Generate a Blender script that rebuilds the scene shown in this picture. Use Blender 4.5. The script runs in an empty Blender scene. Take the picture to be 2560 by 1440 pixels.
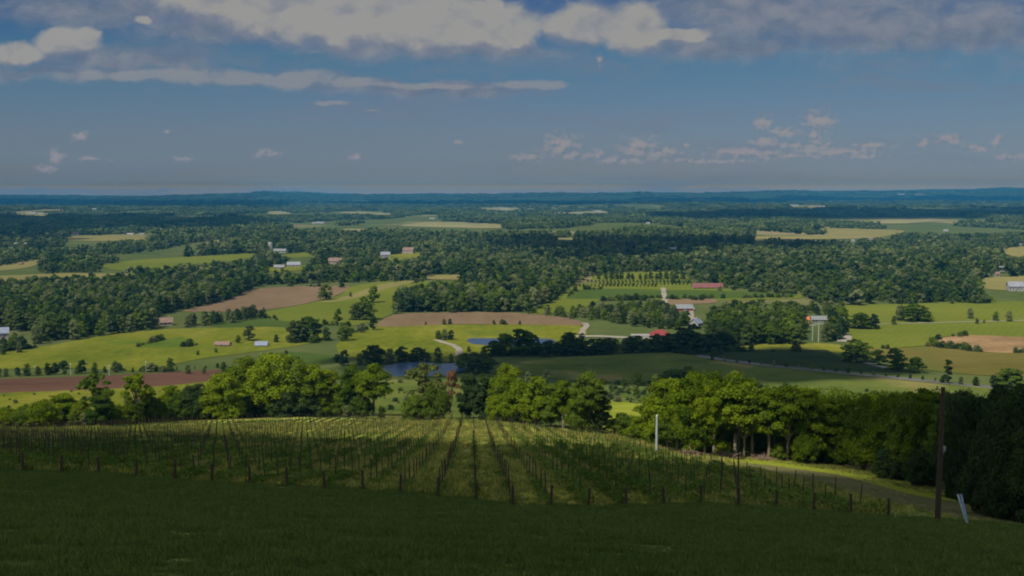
import bpy, math, random
import numpy as np
from mathutils import Vector
rng = np.random.default_rng(7); random.seed(7)
scene = bpy.context.scene
COL = scene.collection

# ------------------------------------------------------------------ camera geometry
W, H, F = 2560.0, 1440.0, 2745.0
HOR = 482.0
PITCH = math.atan((720 - HOR) / F)
CAMZ = 100.0
cp, sp = math.cos(PITCH), math.sin(PITCH)

def pixdir(px, py):
    u = (np.asarray(px, float) - W/2)/F; v = (H/2 - np.asarray(py, float))/F
    return u, cp + v*sp, -sp + v*cp            # x, y(forward), z

def project(X, Y, Z):
    z = np.asarray(Z, float) - CAMZ
    dep = np.maximum(np.asarray(Y, float)*cp - z*sp, 1e-3)
    up = np.asarray(Y, float)*sp + z*cp
    return W/2 + F*np.asarray(X, float)/dep, H/2 - F*up/dep

# ------------------------------------------------------------------ terrain
def cr(xs, ys, x):
    """smooth cubic interpolation through a table"""
    xs = np.asarray(xs, float); ys = np.asarray(ys, float); x = np.asarray(x, float)
    m = np.gradient(ys, xs)
    i = np.clip(np.searchsorted(xs, x) - 1, 0, len(xs) - 2)
    h = xs[i+1] - xs[i]; t = np.clip((x - xs[i])/h, 0, 1)
    t2, t3 = t*t, t*t*t
    return (2*t3-3*t2+1)*ys[i] + (t3-2*t2+t)*h*m[i] + (-2*t3+3*t2)*ys[i+1] + (t3-t2)*h*m[i+1]

BD = [-60, 0, 40, 83, 130, 180, 230, 290, 330, 374, 422, 526, 600, 660, 800]
BZ = [8, -4.2, -14, -23.9, -33, -42.2, -51, -61.2, -68, -75, -81.3, -92.5, -97.4, -99.4, -100]
CA = [-.8, -.6, -.42, -.2, 0, .15, .35, .47, .62, .8]
CD = [-60, 0, 40, 83, 130, 180, 240, 300, 430, 600]
CZ = [[0, 0, 0, 0, 0, 0, 0, 0, 0, 0],
      [0, 0, 0, 0, 0, 0, 0, 0, 0, 0],
      [2, 1.5, 1.0, .5, 0, -.2, -.5, -.7, -1, -1.5],
      [3.5, 3, 2.3, 1.1, 0, -.3, -1.1, -1.9, -3, -4],
      [2.5, 2, 1.6, .8, 0, -.8, -3.2, -5.3, -7, -8],
      [1, .8, .6, .4, 0, -1.8, -5, -6.6, -8.5, -10],
      [-1, -1, -.8, -.2, 0, -3.3, -6.4, -8, -9.5, -11],
      [-3.5, -3, -2.3, -.8, 0, -2.6, -6, -7, -7, -7],
      [-3, -3, -2, -1, 0, -1, -3, -4, -4, -4],
      [0, 0, 0, 0, 0, 0, 0, 0, 0, 0]]
CZ = np.array(CZ, float)
RPX = [-900, 0, 130, 400, 560, 660, 800, 1000, 1280, 1560, 1800, 2000, 2200, 2330, 2420, 2500, 2560, 3400]
RPY = [488, 487, 489, 490, 485, 478.5, 483, 486, 483.5, 481.5, 480.5, 476, 478, 472, 474, 470, 471, 474]

def sstep(a, b, x):
    t = np.clip((x - a)/(b - a), 0, 1); return t*t*(3 - 2*t)

def height(X, Y):
    X = np.asarray(X, float); Y = np.asarray(Y, float)
    z = cr(BD, BZ, np.clip(Y, -60, 800))
    a = np.clip(X/np.maximum(np.abs(Y), 40), -.8, .8)
    dd = np.clip(Y, -60, 600)
    # bicubic cross fall
    cols = np.stack([cr(CD, CZ[:, j], dd) for j in range(len(CA))], -1)
    ca = np.array(CA); i = np.clip(np.searchsorted(ca, a) - 1, 0, len(CA) - 2)
    h = ca[i+1] - ca[i]; t = (a - ca[i])/h
    def g(k): return np.take_along_axis(cols, np.clip(k, 0, len(CA)-1)[..., None], -1)[..., 0]
    y0, y1 = g(i), g(i+1)
    m0 = (y1 - g(i-1))/(ca[np.clip(i+1, 0, 9)] - ca[np.clip(i-1, 0, 9)]); m1 = (g(i+2) - y0)/(ca[np.clip(i+2, 0, 9)] - ca[i])
    t2, t3 = t*t, t*t*t
    z = z + (2*t3-3*t2+1)*y0 + (t3-2*t2+t)*h*m0 + (-2*t3+3*t2)*y1 + (t3-t2)*h*m1
    # small hummocks on the slope
    z = z + .22*np.sin(X*.21+1)*np.sin(Y*.13+X*.05)*sstep(30, 90, Y)*(1-sstep(350, 600, Y))
    # rolling valley
    A = sstep(640, 2600, Y)
    z = z + A*(3.2*np.sin(X/170+Y/310+.7)*np.cos(Y/260-X/420) + 5.5*np.sin(X/520-Y/900+2.0)*np.sin(Y/610+.4))
    B = sstep(2500, 9000, Y)
    z = z + B*(14*np.sin(X/1500+Y/1900+1.1)*np.sin(Y/800+X/5200) + 12*np.cos(Y/1250-X/2900+.5))
    # the far ridge
    pp = W/2 + F*X/np.maximum(Y, 1)
    ridge = (HOR - np.interp(pp, RPX, RPY))*16000/F + 5*np.sin(X/260) + 3*np.sin(X/95+1)
    R = sstep(11500, 16000, Y)
    z = z*(1-R) + ridge*R - 260*sstep(16300, 22000, Y)
    return z + CAMZ

_T = np.concatenate([np.arange(12, 700, 1.0), 700*np.power(17000/700., np.linspace(0, 1, 1500))])
def ground(px, py):
    """pixels -> points on the terrain (vectorised)"""
    px = np.atleast_1d(np.asarray(px, float)); py = np.atleast_1d(np.asarray(py, float))
    out = np.zeros((len(px), 3))
    for k in range(len(px)):
        dx, dy, dz = pixdir(px[k], py[k])
        Y = _T; X = dx/dy*Y; Zr = CAMZ + dz/dy*Y
        below = Zr < height(X, Y)
        if below.any():
            i = int(np.argmax(below)); i = max(i, 1)
            lo, hi = _T[i-1], _T[i]
            for _ in range(18):
                m = (lo+hi)/2
                if CAMZ + dz/dy*m < height(dx/dy*m, m): hi = m
                else: lo = m
            Yh = hi
        else:
            Yh = 15500.0
        out[k] = (dx/dy*Yh, Yh, height(dx/dy*Yh, Yh))
    return out
def g1(px, py): return ground([px], [py])[0]

# ------------------------------------------------------------------ object helpers
def tag(o, label=None, cat=None, group=None, kind=None):
    if label: o['label'] = label
    if cat: o['category'] = cat
    if group: o['group'] = group
    if kind: o['kind'] = kind
    return o
def mesh_np(name, V, Fq, mats=(), fmat=None, tone=None, smooth=False):
    """V (n,3); Fq (m,k) all the same k"""
    V = np.asarray(V, np.float32); Fq = np.asarray(Fq, np.int32)
    me = bpy.data.meshes.new(name)
    m, k = Fq.shape
    me.vertices.add(len(V)); me.vertices.foreach_set('co', V.ravel())
    me.loops.add(m*k); me.loops.foreach_set('vertex_index', Fq.ravel())
    me.polygons.add(m); me.polygons.foreach_set('loop_start', np.arange(0, m*k, k, dtype=np.int32))
    if fmat is not None: me.polygons.foreach_set('material_index', np.asarray(fmat, np.int32))
    for mt in mats: me.materials.append(mt)
    if tone is not None:
        at = me.attributes.new('tone', 'FLOAT', 'FACE'); at.data.foreach_set('value', np.asarray(tone, np.float32))
    me.update(calc_edges=True)
    if smooth: me.polygons.foreach_set('use_smooth', np.ones(m, bool))
    return me
def mesh_py(name, V, Fc, mats=(), fmat=None):
    me = bpy.data.meshes.new(name); me.from_pydata([tuple(map(float, v)) for v in V], [], [tuple(f) for f in Fc])
    for mt in mats: me.materials.append(mt)
    if fmat is not None: me.polygons.foreach_set('material_index', np.asarray(fmat, np.int32))
    me.update(); return me
def link(name, me, parent=None, loc=None, rot=None, scale=None):
    o = bpy.data.objects.new(name, me); COL.objects.link(o)
    if parent: o.parent = parent
    if loc is not None: o.location = tuple(map(float, loc))
    if rot is not None: o.rotation_euler = rot
    if scale is not None: o.scale = scale
    return o
class MB:
    """collects simple solids into one mesh"""
    def __init__(s): s.v = []; s.f = []; s.m = []
    def add(s, V, Fc, m=0):
        b = len(s.v); s.v += [tuple(map(float, v)) for v in V]; s.f += [tuple(i+b for i in f) for f in Fc]; s.m += [m]*len(Fc)
    def box(s, x0, x1, y0, y1, z0, z1, m=0):
        s.add([(x0,y0,z0),(x1,y0,z0),(x1,y1,z0),(x0,y1,z0),(x0,y0,z1),(x1,y0,z1),(x1,y1,z1),(x0,y1,z1)],
              [(0,3,2,1),(4,5,6,7),(0,1,5,4),(1,2,6,5),(2,3,7,6),(3,0,4,7)], m)
    def tube(s, pts, rad, n=7, m=0, cap=True):
        pts = [Vector(p) for p in pts]; V = []; Fc = []
        for i, p in enumerate(pts):
            d = (pts[min(i+1, len(pts)-1)] - pts[max(i-1, 0)]).normalized()
            a = d.cross(Vector((0, 0, 1)) if abs(d.z) < .9 else Vector((1, 0, 0))).normalized(); b = d.cross(a)
            for k in range(n):
                t = 2*math.pi*k/n; V.append(p + float(rad[i])*(math.cos(t)*a + math.sin(t)*b))
        for i in range(len(pts)-1):
            for k in range(n):
                k2 = (k+1) % n; Fc.append((i*n+k, i*n+k2, (i+1)*n+k2, (i+1)*n+k))
        if cap:
            Fc.append(tuple(range(n))[::-1]); Fc.append(tuple((len(pts)-1)*n+k for k in range(n)))
        s.add(V, Fc, m)
    def build(s, name, mats, parent=None, loc=None, rot=None):
        return link(name, s.mesh(name, mats), parent, loc, rot)
    def mesh(s, name, mats):
        return mesh_py(name, s.v, s.f, mats if isinstance(mats, (list, tuple)) else [mats], s.m)

# ------------------------------------------------------------------ materials
def new_mat(name):
    m = bpy.data.materials.new(name); m.use_nodes = True
    nt = m.node_tree; nt.nodes.clear()
    out = nt.nodes.new('ShaderNodeOutputMaterial')
    return m, nt, out
def nd(nt, t, **kw):
    n = nt.nodes.new(t)
    for k, v in kw.items(): setattr(n, k, v)
    return n
def ramp(nt, fac, stops):
    r = nd(nt, 'ShaderNodeValToRGB'); e = r.color_ramp.elements
    while len(e) < len(stops): e.new(.5)
    for i, (p, c) in enumerate(stops): e[i].position = p; e[i].color = (*c, 1)
    nt.links.new(fac, r.inputs[0]); return r.outputs[0]
def noise(nt, vec, scale, detail=4, rough=.55, stretch=None):
    n = nd(nt, 'ShaderNodeTexNoise'); n.inputs['Scale'].default_value = scale
    n.inputs['Detail'].default_value = detail; n.inputs['Roughness'].default_value = rough
    if stretch:
        mp = nd(nt, 'ShaderNodeMapping'); mp.inputs['Scale'].default_value = stretch[:3]
        if len(stretch) > 3: mp.inputs['Rotation'].default_value = (0, 0, stretch[3])
        nt.links.new(vec, mp.inputs[0]); vec = mp.outputs[0]
    nt.links.new(vec, n.inputs['Vector']); return n.outputs[0]
def mixc(nt, fac, a, b, mode='MIX'):
    m = nd(nt, 'ShaderNodeMix', data_type='RGBA', blend_type=mode)
    for s, v in ((m.inputs[0], fac), (m.inputs[6], a), (m.inputs[7], b)):
        if hasattr(v, 'links'): nt.links.new(v, s)
        elif isinstance(v, tuple): s.default_value = (*v, 1)
        else: s.default_value = v
    return m.outputs[2]
def mul(nt, a, b, op='MULTIPLY', clamp=False):
    m = nd(nt, 'ShaderNodeMath', operation=op, use_clamp=clamp)
    for s, v in ((m.inputs[0], a), (m.inputs[1], b)):
        if hasattr(v, 'links'): nt.links.new(v, s)
        else: s.default_value = v
    return m.outputs[0]

def field_mat(name, c0, c1, c2=None, s_big=.01, s_fine=.35, stretch=(1, 1, 1), bump=.0, stripe=None, patch=None, rows=False, far=False):
    """soil or grass: broad patches, fine grain, optional crop rows"""
    m, nt, out = new_mat(name)
    geo = nd(nt, 'ShaderNodeNewGeometry').outputs['Position']
    big = noise(nt, geo, s_big, 5, .6, stretch)
    fine = noise(nt, geo, s_fine, 6, .7, stretch)
    f = mul(nt, mul(nt, big, .62), mul(nt, fine, .38), 'ADD')
    stops = [(.36, c0), (.62, c1)] if c2 is None else [(.34, c0), (.5, c1), (.66, c2)]
    c = ramp(nt, f, stops)
    if patch:
        pc, sc, lo, hi = patch
        pf = noise(nt, geo, sc, 4, .6, (1, .5, 1))
        mr = nd(nt, 'ShaderNodeMapRange'); mr.inputs[1].default_value = lo; mr.inputs[2].default_value = hi
        nt.links.new(pf, mr.inputs[0]); c = mixc(nt, mr.outputs[0], c, pc)
    if stripe:
        sc_, ang, amt, col = stripe
        w = nd(nt, 'ShaderNodeTexWave'); w.inputs['Scale'].default_value = sc_; w.inputs['Distortion'].default_value = 1.2
        w.inputs['Detail'].default_value = 2; w.inputs['Detail Scale'].default_value = .6
        mp = nd(nt, 'ShaderNodeMapping'); mp.inputs['Rotation'].default_value = (0, 0, ang)
        nt.links.new(geo, mp.inputs[0]); nt.links.new(mp.outputs[0], w.inputs[0])
        c = mixc(nt, mul(nt, w.outputs[1], amt), c, col)
    if far:       # beyond the farmland everything is forest
        sp_ = nd(nt, 'ShaderNodeSeparateXYZ'); nt.links.new(geo, sp_.inputs[0])
        mr = nd(nt, 'ShaderNodeMapRange'); mr.inputs[1].default_value = 7000; mr.inputs[2].default_value = 10500
        nt.links.new(sp_.outputs[1], mr.inputs[0])
        fc = ramp(nt, noise(nt, geo, .012, 4, .7), [(.35, (.016, .034, .012)), (.65, (.045, .070, .024))])
        c = mixc(nt, mul(nt, mr.outputs[0], .92), c, fc)
    if rows:      # bare soil under the vine rows
        sp_ = nd(nt, 'ShaderNodeSeparateXYZ'); nt.links.new(geo, sp_.inputs[0])
        t = mul(nt, mul(nt, mul(nt, sp_.outputs[0], mul(nt, mul(nt, sp_.outputs[1], 83.0, 'SUBTRACT'), .036), 'ADD'), 2.81 + 1.45, 'ADD'), 2.9, 'DIVIDE')
        fr_ = mul(nt, mul(nt, mul(nt, t, 0.0, 'FLOORED_MODULO') if False else mul(nt, t, 1.0, 'FLOORED_MODULO'), .5, 'SUBTRACT'), 0.0, 'ADD')
        fr_ = mul(nt, fr_, 0.0, 'ABSOLUTE')
        fr_ = mul(nt, fr_, mul(nt, fine, .16), 'ADD')
        mr = nd(nt, 'ShaderNodeMapRange'); mr.inputs[1].default_value = .20; mr.inputs[2].default_value = .13
        nt.links.new(fr_, mr.inputs[0]); c = mixc(nt, mul(nt, mr.outputs[0], .6), c, (.075, .055, .030))
    b = nd(nt, 'ShaderNodeBsdfDiffuse'); b.inputs['Roughness'].default_value = .7
    nt.links.new(c, b.inputs[0])
    if bump:
        bp = nd(nt, 'ShaderNodeBump'); bp.inputs['Strength'].default_value = 1; bp.inputs['Distance'].default_value = bump
        nt.links.new(fine, bp.inputs['Height']); nt.links.new(bp.outputs[0], b.inputs['Normal'])
    nt.links.new(b.outputs[0], out.inputs[0]); return m

def leaf_mat(name, c0, c1, trans=.28, var=.5):
    m, nt, out = new_mat(name)
    at = nd(nt, 'ShaderNodeAttribute', attribute_name='tone').outputs['Fac']
    oi = nd(nt, 'ShaderNodeObjectInfo').outputs['Random']
    st_ = nd(nt, 'ShaderNodeMapRange'); st_.inputs[1].default_value = .32; st_.inputs[2].default_value = .68
    nt.links.new(noise(nt, nd(nt, 'ShaderNodeNewGeometry').outputs['Position'], .011, 3, .6, (1, .6, 1)), st_.inputs[0])
    f = mul(nt, mul(nt, mul(nt, at, 1-var), mul(nt, oi, var), 'ADD'), mul(nt, mul(nt, st_.outputs[0], .75), .5, 'ADD'))
    c = ramp(nt, f, [(.08, c0), (.92, c1)])
    d = nd(nt, 'ShaderNodeBsdfDiffuse'); t = nd(nt, 'ShaderNodeBsdfTranslucent')
    nt.links.new(c, d.inputs[0])
    tc = mixc(nt, 1.0, c, (1.15, 1.25, .6), 'MULTIPLY'); nt.links.new(tc, t.inputs[0])
    mx = nd(nt, 'ShaderNodeMixShader'); mx.inputs[0].default_value = trans
    nt.links.new(d.outputs[0], mx.inputs[1]); nt.links.new(t.outputs[0], mx.inputs[2])
    nt.links.new(mx.outputs[0], out.inputs[0]); return m

def plain_mat(name, c0, c1, scale=2.0, rough=.8, stretch=(1, 1, 1), metallic=0):
    m, nt, out = new_mat(name)
    tc = nd(nt, 'ShaderNodeTexCoord').outputs['Object']
    n = noise(nt, tc, scale, 5, .6, stretch)
    c = ramp(nt, n, [(.32, c0), (.68, c1)])
    b = nd(nt, 'ShaderNodeBsdfPrincipled'); b.inputs['Roughness'].default_value = rough; b.inputs['Metallic'].default_value = metallic
    nt.links.new(c, b.inputs['Base Color']); nt.links.new(b.outputs[0], out.inputs[0]); return m

M = {}
M['earth'] = field_mat('valley_grass', (.050, .075, .020), (.095, .110, .034), s_big=.008, s_fine=.06, patch=((.20, .17, .08), .0022, .54, .62), far=True)
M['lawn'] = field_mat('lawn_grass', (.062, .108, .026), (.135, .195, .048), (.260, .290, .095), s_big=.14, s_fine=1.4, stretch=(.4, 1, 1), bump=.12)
M['vfloor'] = field_mat('vineyard_grass', (.100, .145, .024), (.225, .245, .040), (.420, .360, .090), s_big=.12, s_fine=.9, bump=.15, stretch=(1, .35, 1), rows=True)
M['track'] = field_mat('worn_track', (.080, .086, .032), (.140, .125, .056), s_big=.15, s_fine=1.0, bump=.05, stretch=(.5, 1, 1))
M['verge'] = field_mat('sunny_verge', (.130, .165, .016), (.230, .245, .030), s_big=.06, s_fine=.8, bump=.1)
M['meadow'] = field_mat('meadow', (.052, .084, .007), (.124, .138, .013), (.220, .196, .036), s_big=.014, s_fine=.16, stretch=(1, .45, 1), stripe=(.045, .35, .16, (.17, .17, .03)), patch=((.06, .10, .014), .012, .56, .66))
M['meadow2'] = field_mat('mown_meadow', (.082, .108, .011), (.130, .145, .018), s_big=.006, s_fine=.10, stretch=(.5, 1, 1), stripe=(.06, .5, .18, (.15, .16, .05)))
M['lush'] = field_mat('lush_grass', (.062, .100, .012), (.110, .145, .018), s_big=.02, s_fine=.16)
M['hay'] = field_mat('hay_field', (.15, .14, .042), (.21, .18, .065), s_big=.006, s_fine=.05, stretch=(1, .5, 1))
M['palefield'] = field_mat('pale_field', (.15, .15, .060), (.25, .22, .10), s_big=.004, s_fine=.03)
M['olive'] = field_mat('olive_field', (.080, .072, .016), (.130, .110, .028), s_big=.008, s_fine=.1, stretch=(.4, 1, 1), patch=((.085, .10, .02), .015, .54, .64))
M['plough'] = field_mat('ploughed_soil', (.125, .082, .050), (.205, .135, .085), s_big=.008, s_fine=.09, stretch=(1, .3, 1), stripe=(.035, 1.45, .35, (.12, .11, .04)))
M['redsoil'] = field_mat('red_ploughed_soil', (.060, .028, .022), (.120, .060, .042), s_big=.02, s_fine=.2, stretch=(.35, 1, 1), stripe=(.05, 1.5, .3, (.11, .09, .04)))
M['strawsoil'] = field_mat('straw_soil', (.13, .075, .035), (.30, .20, .10), s_big=.03, s_fine=.22, stretch=(.5, 1, 1))
M['crop'] = field_mat('row_crop', (.050, .080, .016), (.080, .115, .022), s_big=.01, s_fine=.2, stripe=(.10, .25, .5, (.030, .055, .012)))
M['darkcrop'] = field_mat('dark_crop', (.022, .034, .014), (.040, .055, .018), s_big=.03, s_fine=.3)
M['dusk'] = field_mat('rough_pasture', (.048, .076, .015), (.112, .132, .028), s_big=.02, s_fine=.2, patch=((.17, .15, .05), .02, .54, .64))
M['gravel'] = field_mat('gravel', (.19, .17, .13), (.30, .27, .22), s_big=.05, s_fine=1.2)
M['asphalt'] = field_mat('asphalt', (.10, .10, .105), (.15, .15, .155), s_big=.05, s_fine=1.0)
M['bark'] = plain_mat('bark', (.060, .045, .030), (.14, .11, .075), 3, .9, (4, 4, .6))
M['palebark'] = plain_mat('pale_bark', (.16, .125, .08), (.30, .24, .16), 3, .9, (4, 4, .6))
M['post'] = plain_mat('weathered_post', (.026, .015, .006), (.070, .042, .018), 6, .85, (4, 4, .5))
M['postslim'] = plain_mat('slim_post', (.022, .014, .006), (.060, .040, .018), 6, .85, (4, 4, .5))
M['leaf_bright'] = leaf_mat('leaf_bright', (.028, .064, .006), (.205, .265, .012), .22)
M['leaf_mid'] = leaf_mat('leaf_mid', (.024, .054, .009), (.150, .210, .022), .22)
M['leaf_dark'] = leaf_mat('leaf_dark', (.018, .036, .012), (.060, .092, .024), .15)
M['leaf_pale'] = leaf_mat('leaf_pale', (.065, .090, .022), (.165, .190, .050), .28)
M['leaf_rust'] = leaf_mat('leaf_rust', (.14, .065, .028), (.30, .16, .075), .2)
M['leaf_wood'] = leaf_mat('leaf_wood', (.022, .048, .012), (.130, .178, .040), .2, .6)
M['leaf_palewood'] = leaf_mat('leaf_palewood', (.075, .100, .034), (.215, .240, .095), .22, .6)
M['leaf_deep'] = leaf_mat('leaf_deep', (.014, .034, .014), (.060, .095, .034), .15, .6)
M['leaf_far'] = leaf_mat('leaf_far', (.040, .070, .022), (.205, .250, .080), .2, .6)
M['leaf_vine'] = leaf_mat('leaf_vine', (.040, .082, .014), (.140, .195, .034), .25)
M['leaf_grass'] = leaf_mat('leaf_grass', (.058, .100, .022), (.175, .220, .055), .2)
M['farwall'] = plain_mat('far_wall', (.30, .28, .24), (.42, .40, .35), .2, .8)
M['farroof'] = plain_mat('far_roof', (.24, .24, .25), (.38, .38, .38), .2, .7)
M['white'] = plain_mat('white_paint', (.27, .26, .245), (.39, .38, .355), .6, .7)
M['cream'] = plain_mat('cream_wall', (.34, .29, .22), (.46, .41, .32), .6, .8)
M['redwall'] = plain_mat('red_barn_wall', (.30, .035, .022), (.44, .065, .04), .8, .7)
M['redroof'] = plain_mat('red_roof', (.19, .022, .020), (.28, .045, .040), .7, .6)
M['fadedred'] = plain_mat('faded_red_roof', (.15, .048, .044), (.23, .085, .075), .4, .6)
M['greyroof'] = plain_mat('grey_roof', (.19, .20, .22), (.30, .31, .34), .6, .6)
M['paleroof'] = plain_mat('pale_metal_roof', (.17, .18, .19), (.26, .27, .27), .5, .5)
M['blueroof'] = plain_mat('blue_grey_roof', (.16, .19, .26), (.26, .30, .38), .6, .6)
M['brownroof'] = plain_mat('brown_roof', (.16, .10, .075), (.26, .17, .13), .6, .8)
M['stone'] = plain_mat('stone_wall', (.30, .27, .22), (.42, .38, .31), 1.2, .9)
M['glass'] = plain_mat('window_glass', (.03, .04, .05), (.07, .08, .09), .3, .15)
M['orange'] = plain_mat('orange_wall', (.48, .12, .04), (.60, .18, .07), .6, .7)
M['steel'] = plain_mat('galvanised_steel', (.30, .32, .34), (.45, .47, .48), 3, .45, (1, 1, 1), .6)
M['guard'] = plain_mat('blue_plastic', (.20, .30, .42), (.32, .42, .52), 2, .5)
M['paleguard'] = plain_mat('pale_plastic', (.42, .47, .50), (.55, .58, .60), 2, .5)
M['polepale'] = plain_mat('pale_pole', (.38, .40, .40), (.55, .56, .55), 2, .6)
M['ceramic'] = plain_mat('ceramic', (.10, .07, .06), (.16, .12, .10), 5, .3)
M['brush'] = plain_mat('dead_brush', (.14, .09, .055), (.30, .21, .14), 3, .9)
def water_mat():
    m, nt, out = new_mat('pond_water')
    b = nd(nt, 'ShaderNodeBsdfPrincipled'); b.inputs['Base Color'].default_value = (.026, .056, .125, 1)  # sky reflection is put into this blue base colour
    b.inputs['Roughness'].default_value = .28
    geo = nd(nt, 'ShaderNodeNewGeometry').outputs['Position']
    bp = nd(nt, 'ShaderNodeBump'); bp.inputs['Strength'].default_value = .35; bp.inputs['Distance'].default_value = .2
    nt.links.new(noise(nt, geo, .5, 3, .6), bp.inputs['Height']); nt.links.new(bp.outputs[0], b.inputs['Normal'])
    nt.links.new(b.outputs[0], out.inputs[0]); return m
M['water'] = water_mat()

# ------------------------------------------------------------------ the ground sheet
dr = [-60.]
while dr[-1] < 21500:
    d = dr[-1]; dr.append(d + max(1.1, .0125*max(d, 0)))
dr = np.array(dr); nc = 360
ac = np.linspace(-.8, .8, nc)
DD, AA = np.meshgrid(dr, ac, indexing='ij')
GX = AA*(DD + 100); GZ = height(GX, DD)
idx = np.arange(len(dr)*nc).reshape(len(dr), nc)
Q = np.stack([idx[:-1, :-1], idx[:-1, 1:], idx[1:, 1:], idx[1:, :-1]], -1).reshape(-1, 4)
me = mesh_np('ground', np.stack([GX, DD, GZ], -1).reshape(-1, 3), Q, [M['earth']], smooth=True)
tag(link('ground', me), 'rolling green valley floor and hillside reaching to the far ridge', 'ground', kind='structure')

import bmesh
def smooth_poly(pts, n=4):
    P = np.array(pts, float); out = []
    N = len(P)
    for i in range(N):
        p0, p1, p2, p3 = P[i-1], P[i], P[(i+1) % N], P[(i+2) % N]
        for t in np.linspace(0, 1, n, endpoint=False):
            a = .5*((2*p1) + (-p0+p2)*t + (2*p0-5*p1+4*p2-p3)*t*t + (-p0+3*p1-3*p2+p3)*t**3)
            l = p1*(1-t) + p2*t
            out.append(.55*a + .45*l)
    return np.array(out)
def in_poly(poly, x, y):
    x = np.asarray(x, float); y = np.asarray(y, float); r = np.zeros(x.shape, bool)
    n = len(poly); j = n-1
    for i in range(n):
        xi, yi = poly[i]; xj, yj = poly[j]
        c = ((yi > y) != (yj > y)) & (x < (xj-xi)*(y-yi)/((yj-yi) if yj != yi else 1e-9) + xi)
        r ^= c; j = i
    return r
LAYER = [0]
def sheet_xy(name, P, mat, label, cat, lay=None, kind='structure', step=None, off=None):
    """drape a ground outline P (n,2 in metres) over the terrain"""
    dm = max(float(np.median(P[:, 1])), 20)
    step = step or max(2.5, dm*.02)
    LAYER[0] += 1
    lay = LAYER[0] if lay is None else lay
    off = off if off is not None else .05 + dm*1.6e-4 + .004*lay
    bm = bmesh.new()
    try:
        bm.faces.new([bm.verts.new((x, y, 0)) for x, y in P])
    except Exception:
        return None
    bm.normal_update()
    for ax in (0, 1):
        lo, hi = P[:, ax].min(), P[:, ax].max()
        st = max(step*(3 if ax and False else 1), (hi-lo)/120)
        for c in np.arange(math.floor(lo/st)*st + st*.37, hi, st):
            co = [0, 0, 0]; no = [0, 0, 0]; co[ax] = c; no[ax] = 1
            bmesh.ops.bisect_plane(bm, geom=bm.verts[:]+bm.edges[:]+bm.faces[:], plane_co=co, plane_no=no, dist=1e-5)
    for f in bm.faces:
        if f.normal.z < 0: f.normal_flip()
    V = np.array([v.co[:] for v in bm.verts]); Z = height(V[:, 0], V[:, 1]) + off
    for v, z in zip(bm.verts, Z): v.co.z = z
    for f in bm.faces: f.smooth = True
    me = bpy.data.meshes.new(name); bm.to_mesh(me); bm.free(); me.materials.append(mat)
    return tag(link(name, me), label, cat, kind=kind)
CLEAR = []
def field(name, pts, mat, label, cat, clear=True, jit=1.2, n=4, **k):
    sp_ = smooth_poly(pts, n)
    sp_ = sp_ + rng.normal(0, jit*.4, sp_.shape)*np.array([1.5, .35])
    if clear: CLEAR.append(np.array(pts, float))
    G = ground(sp_[:, 0], sp_[:, 1])
    return sheet_xy(name, G[:, :2], M[mat], label, cat, **k)
def ribbon(name, pts, width, mat, label, cat, **k):
    pts = np.array(pts, float); t = np.linspace(0, len(pts)-1, len(pts)*4)
    px = np.array([np.interp(v, range(len(pts)), pts[:, 0]) for v in t]); py = np.array([np.interp(v, range(len(pts)), pts[:, 1]) for v in t])
    G = ground(px, py)[:, :2]; 
    for _ in range(3): G[1:-1] = (G[:-2] + 2*G[1:-1] + G[2:])/4
    T = np.gradient(G, axis=0); T /= np.linalg.norm(T, axis=1)[:, None]; Nn = np.stack([-T[:, 1], T[:, 0]], -1)
    wd = width*(1 + .12*np.sin(np.arange(len(G))*1.7))[:, None]/2
    return sheet_xy(name, np.concatenate([G + Nn*wd, (G - Nn*wd)[::-1]]), M[mat], label, cat, **k)

# near slope --------------------------------------------------------------------
VTOP = [(-400, 1085), (0, 1070), (300, 1062), (600, 1043), (700, 1040), (1000, 1048), (1180, 1052), (1250, 1057), (1330, 1066), (1500, 1085), (1600, 1100), (1700, 1124), (1800, 1150), (2500, 1330)]
def vtop(px): return np.interp(px, [p[0] for p in VTOP], [p[1] for p in VTOP])
P = [(-70, 20), (90, 20), (105, 130), (70, 190), (44, 200), (27, 180), (29, 140), (30.3, 100)] + [(x, 81.5 + .5*math.sin(x)) for x in range(30, -70, -4)] + [(-90, 82)]
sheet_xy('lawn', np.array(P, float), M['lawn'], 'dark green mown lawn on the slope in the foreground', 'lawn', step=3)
top = ground([p[0] for p in VTOP[1:-1]], [p[1] for p in VTOP[1:-1]])[:, :2]
edge_x = lambda y: 30.3 - .036*(y - 83)
P = [(-100, 82.2)] + [(edge_x(y), y) for y in (82.2, 100, 120, 140, 160, 175)] + [tuple(p) for p in top[::-1] if p[0] < edge_x(p[1]) - .5] + [(-150, 285), (-190, 270)]
sheet_xy('vineyard_ground', np.array(P, float), M['vfloor'], 'tall yellowish grass between the vine rows on the slope', 'ground', step=3)
field('track', [(1800,1148),(1935,1157),(2100,1180),(2271,1226),(2400,1252),(2600,1290),(2620,1330),(2440,1303),(2338,1287),(2250,1265),(2137,1233),(2000,1195),(1850,1165)], 'track', 'pale worn grass track running down past the right end of the vineyard', 'track', clear=False, jit=2, off=.088)
field('grass_verge', [(1500,1084),(1620,1096),(1720,1126),(1830,1144),(1950,1152),(2080,1164),(2200,1190),(2330,1220),(2440,1245),(2430,1262),(2271,1236),(2100,1189),(1935,1166),(1800,1152),(1700,1128),(1600,1108),(1500,1094)], 'verge', 'bright sunlit grass strip along the foot of the right wood', 'grass', clear=False, off=.098)  # sheet follows the strip of sunlight, put into its bright grass colour
field('meadow', [(1490,1000),(1560,1005),(1650,1020),(1640,1075),(1580,1085),(1490,1070)], 'verge', 'small bright lawn seen between the trees right of centre', 'meadow', clear=False)
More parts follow.
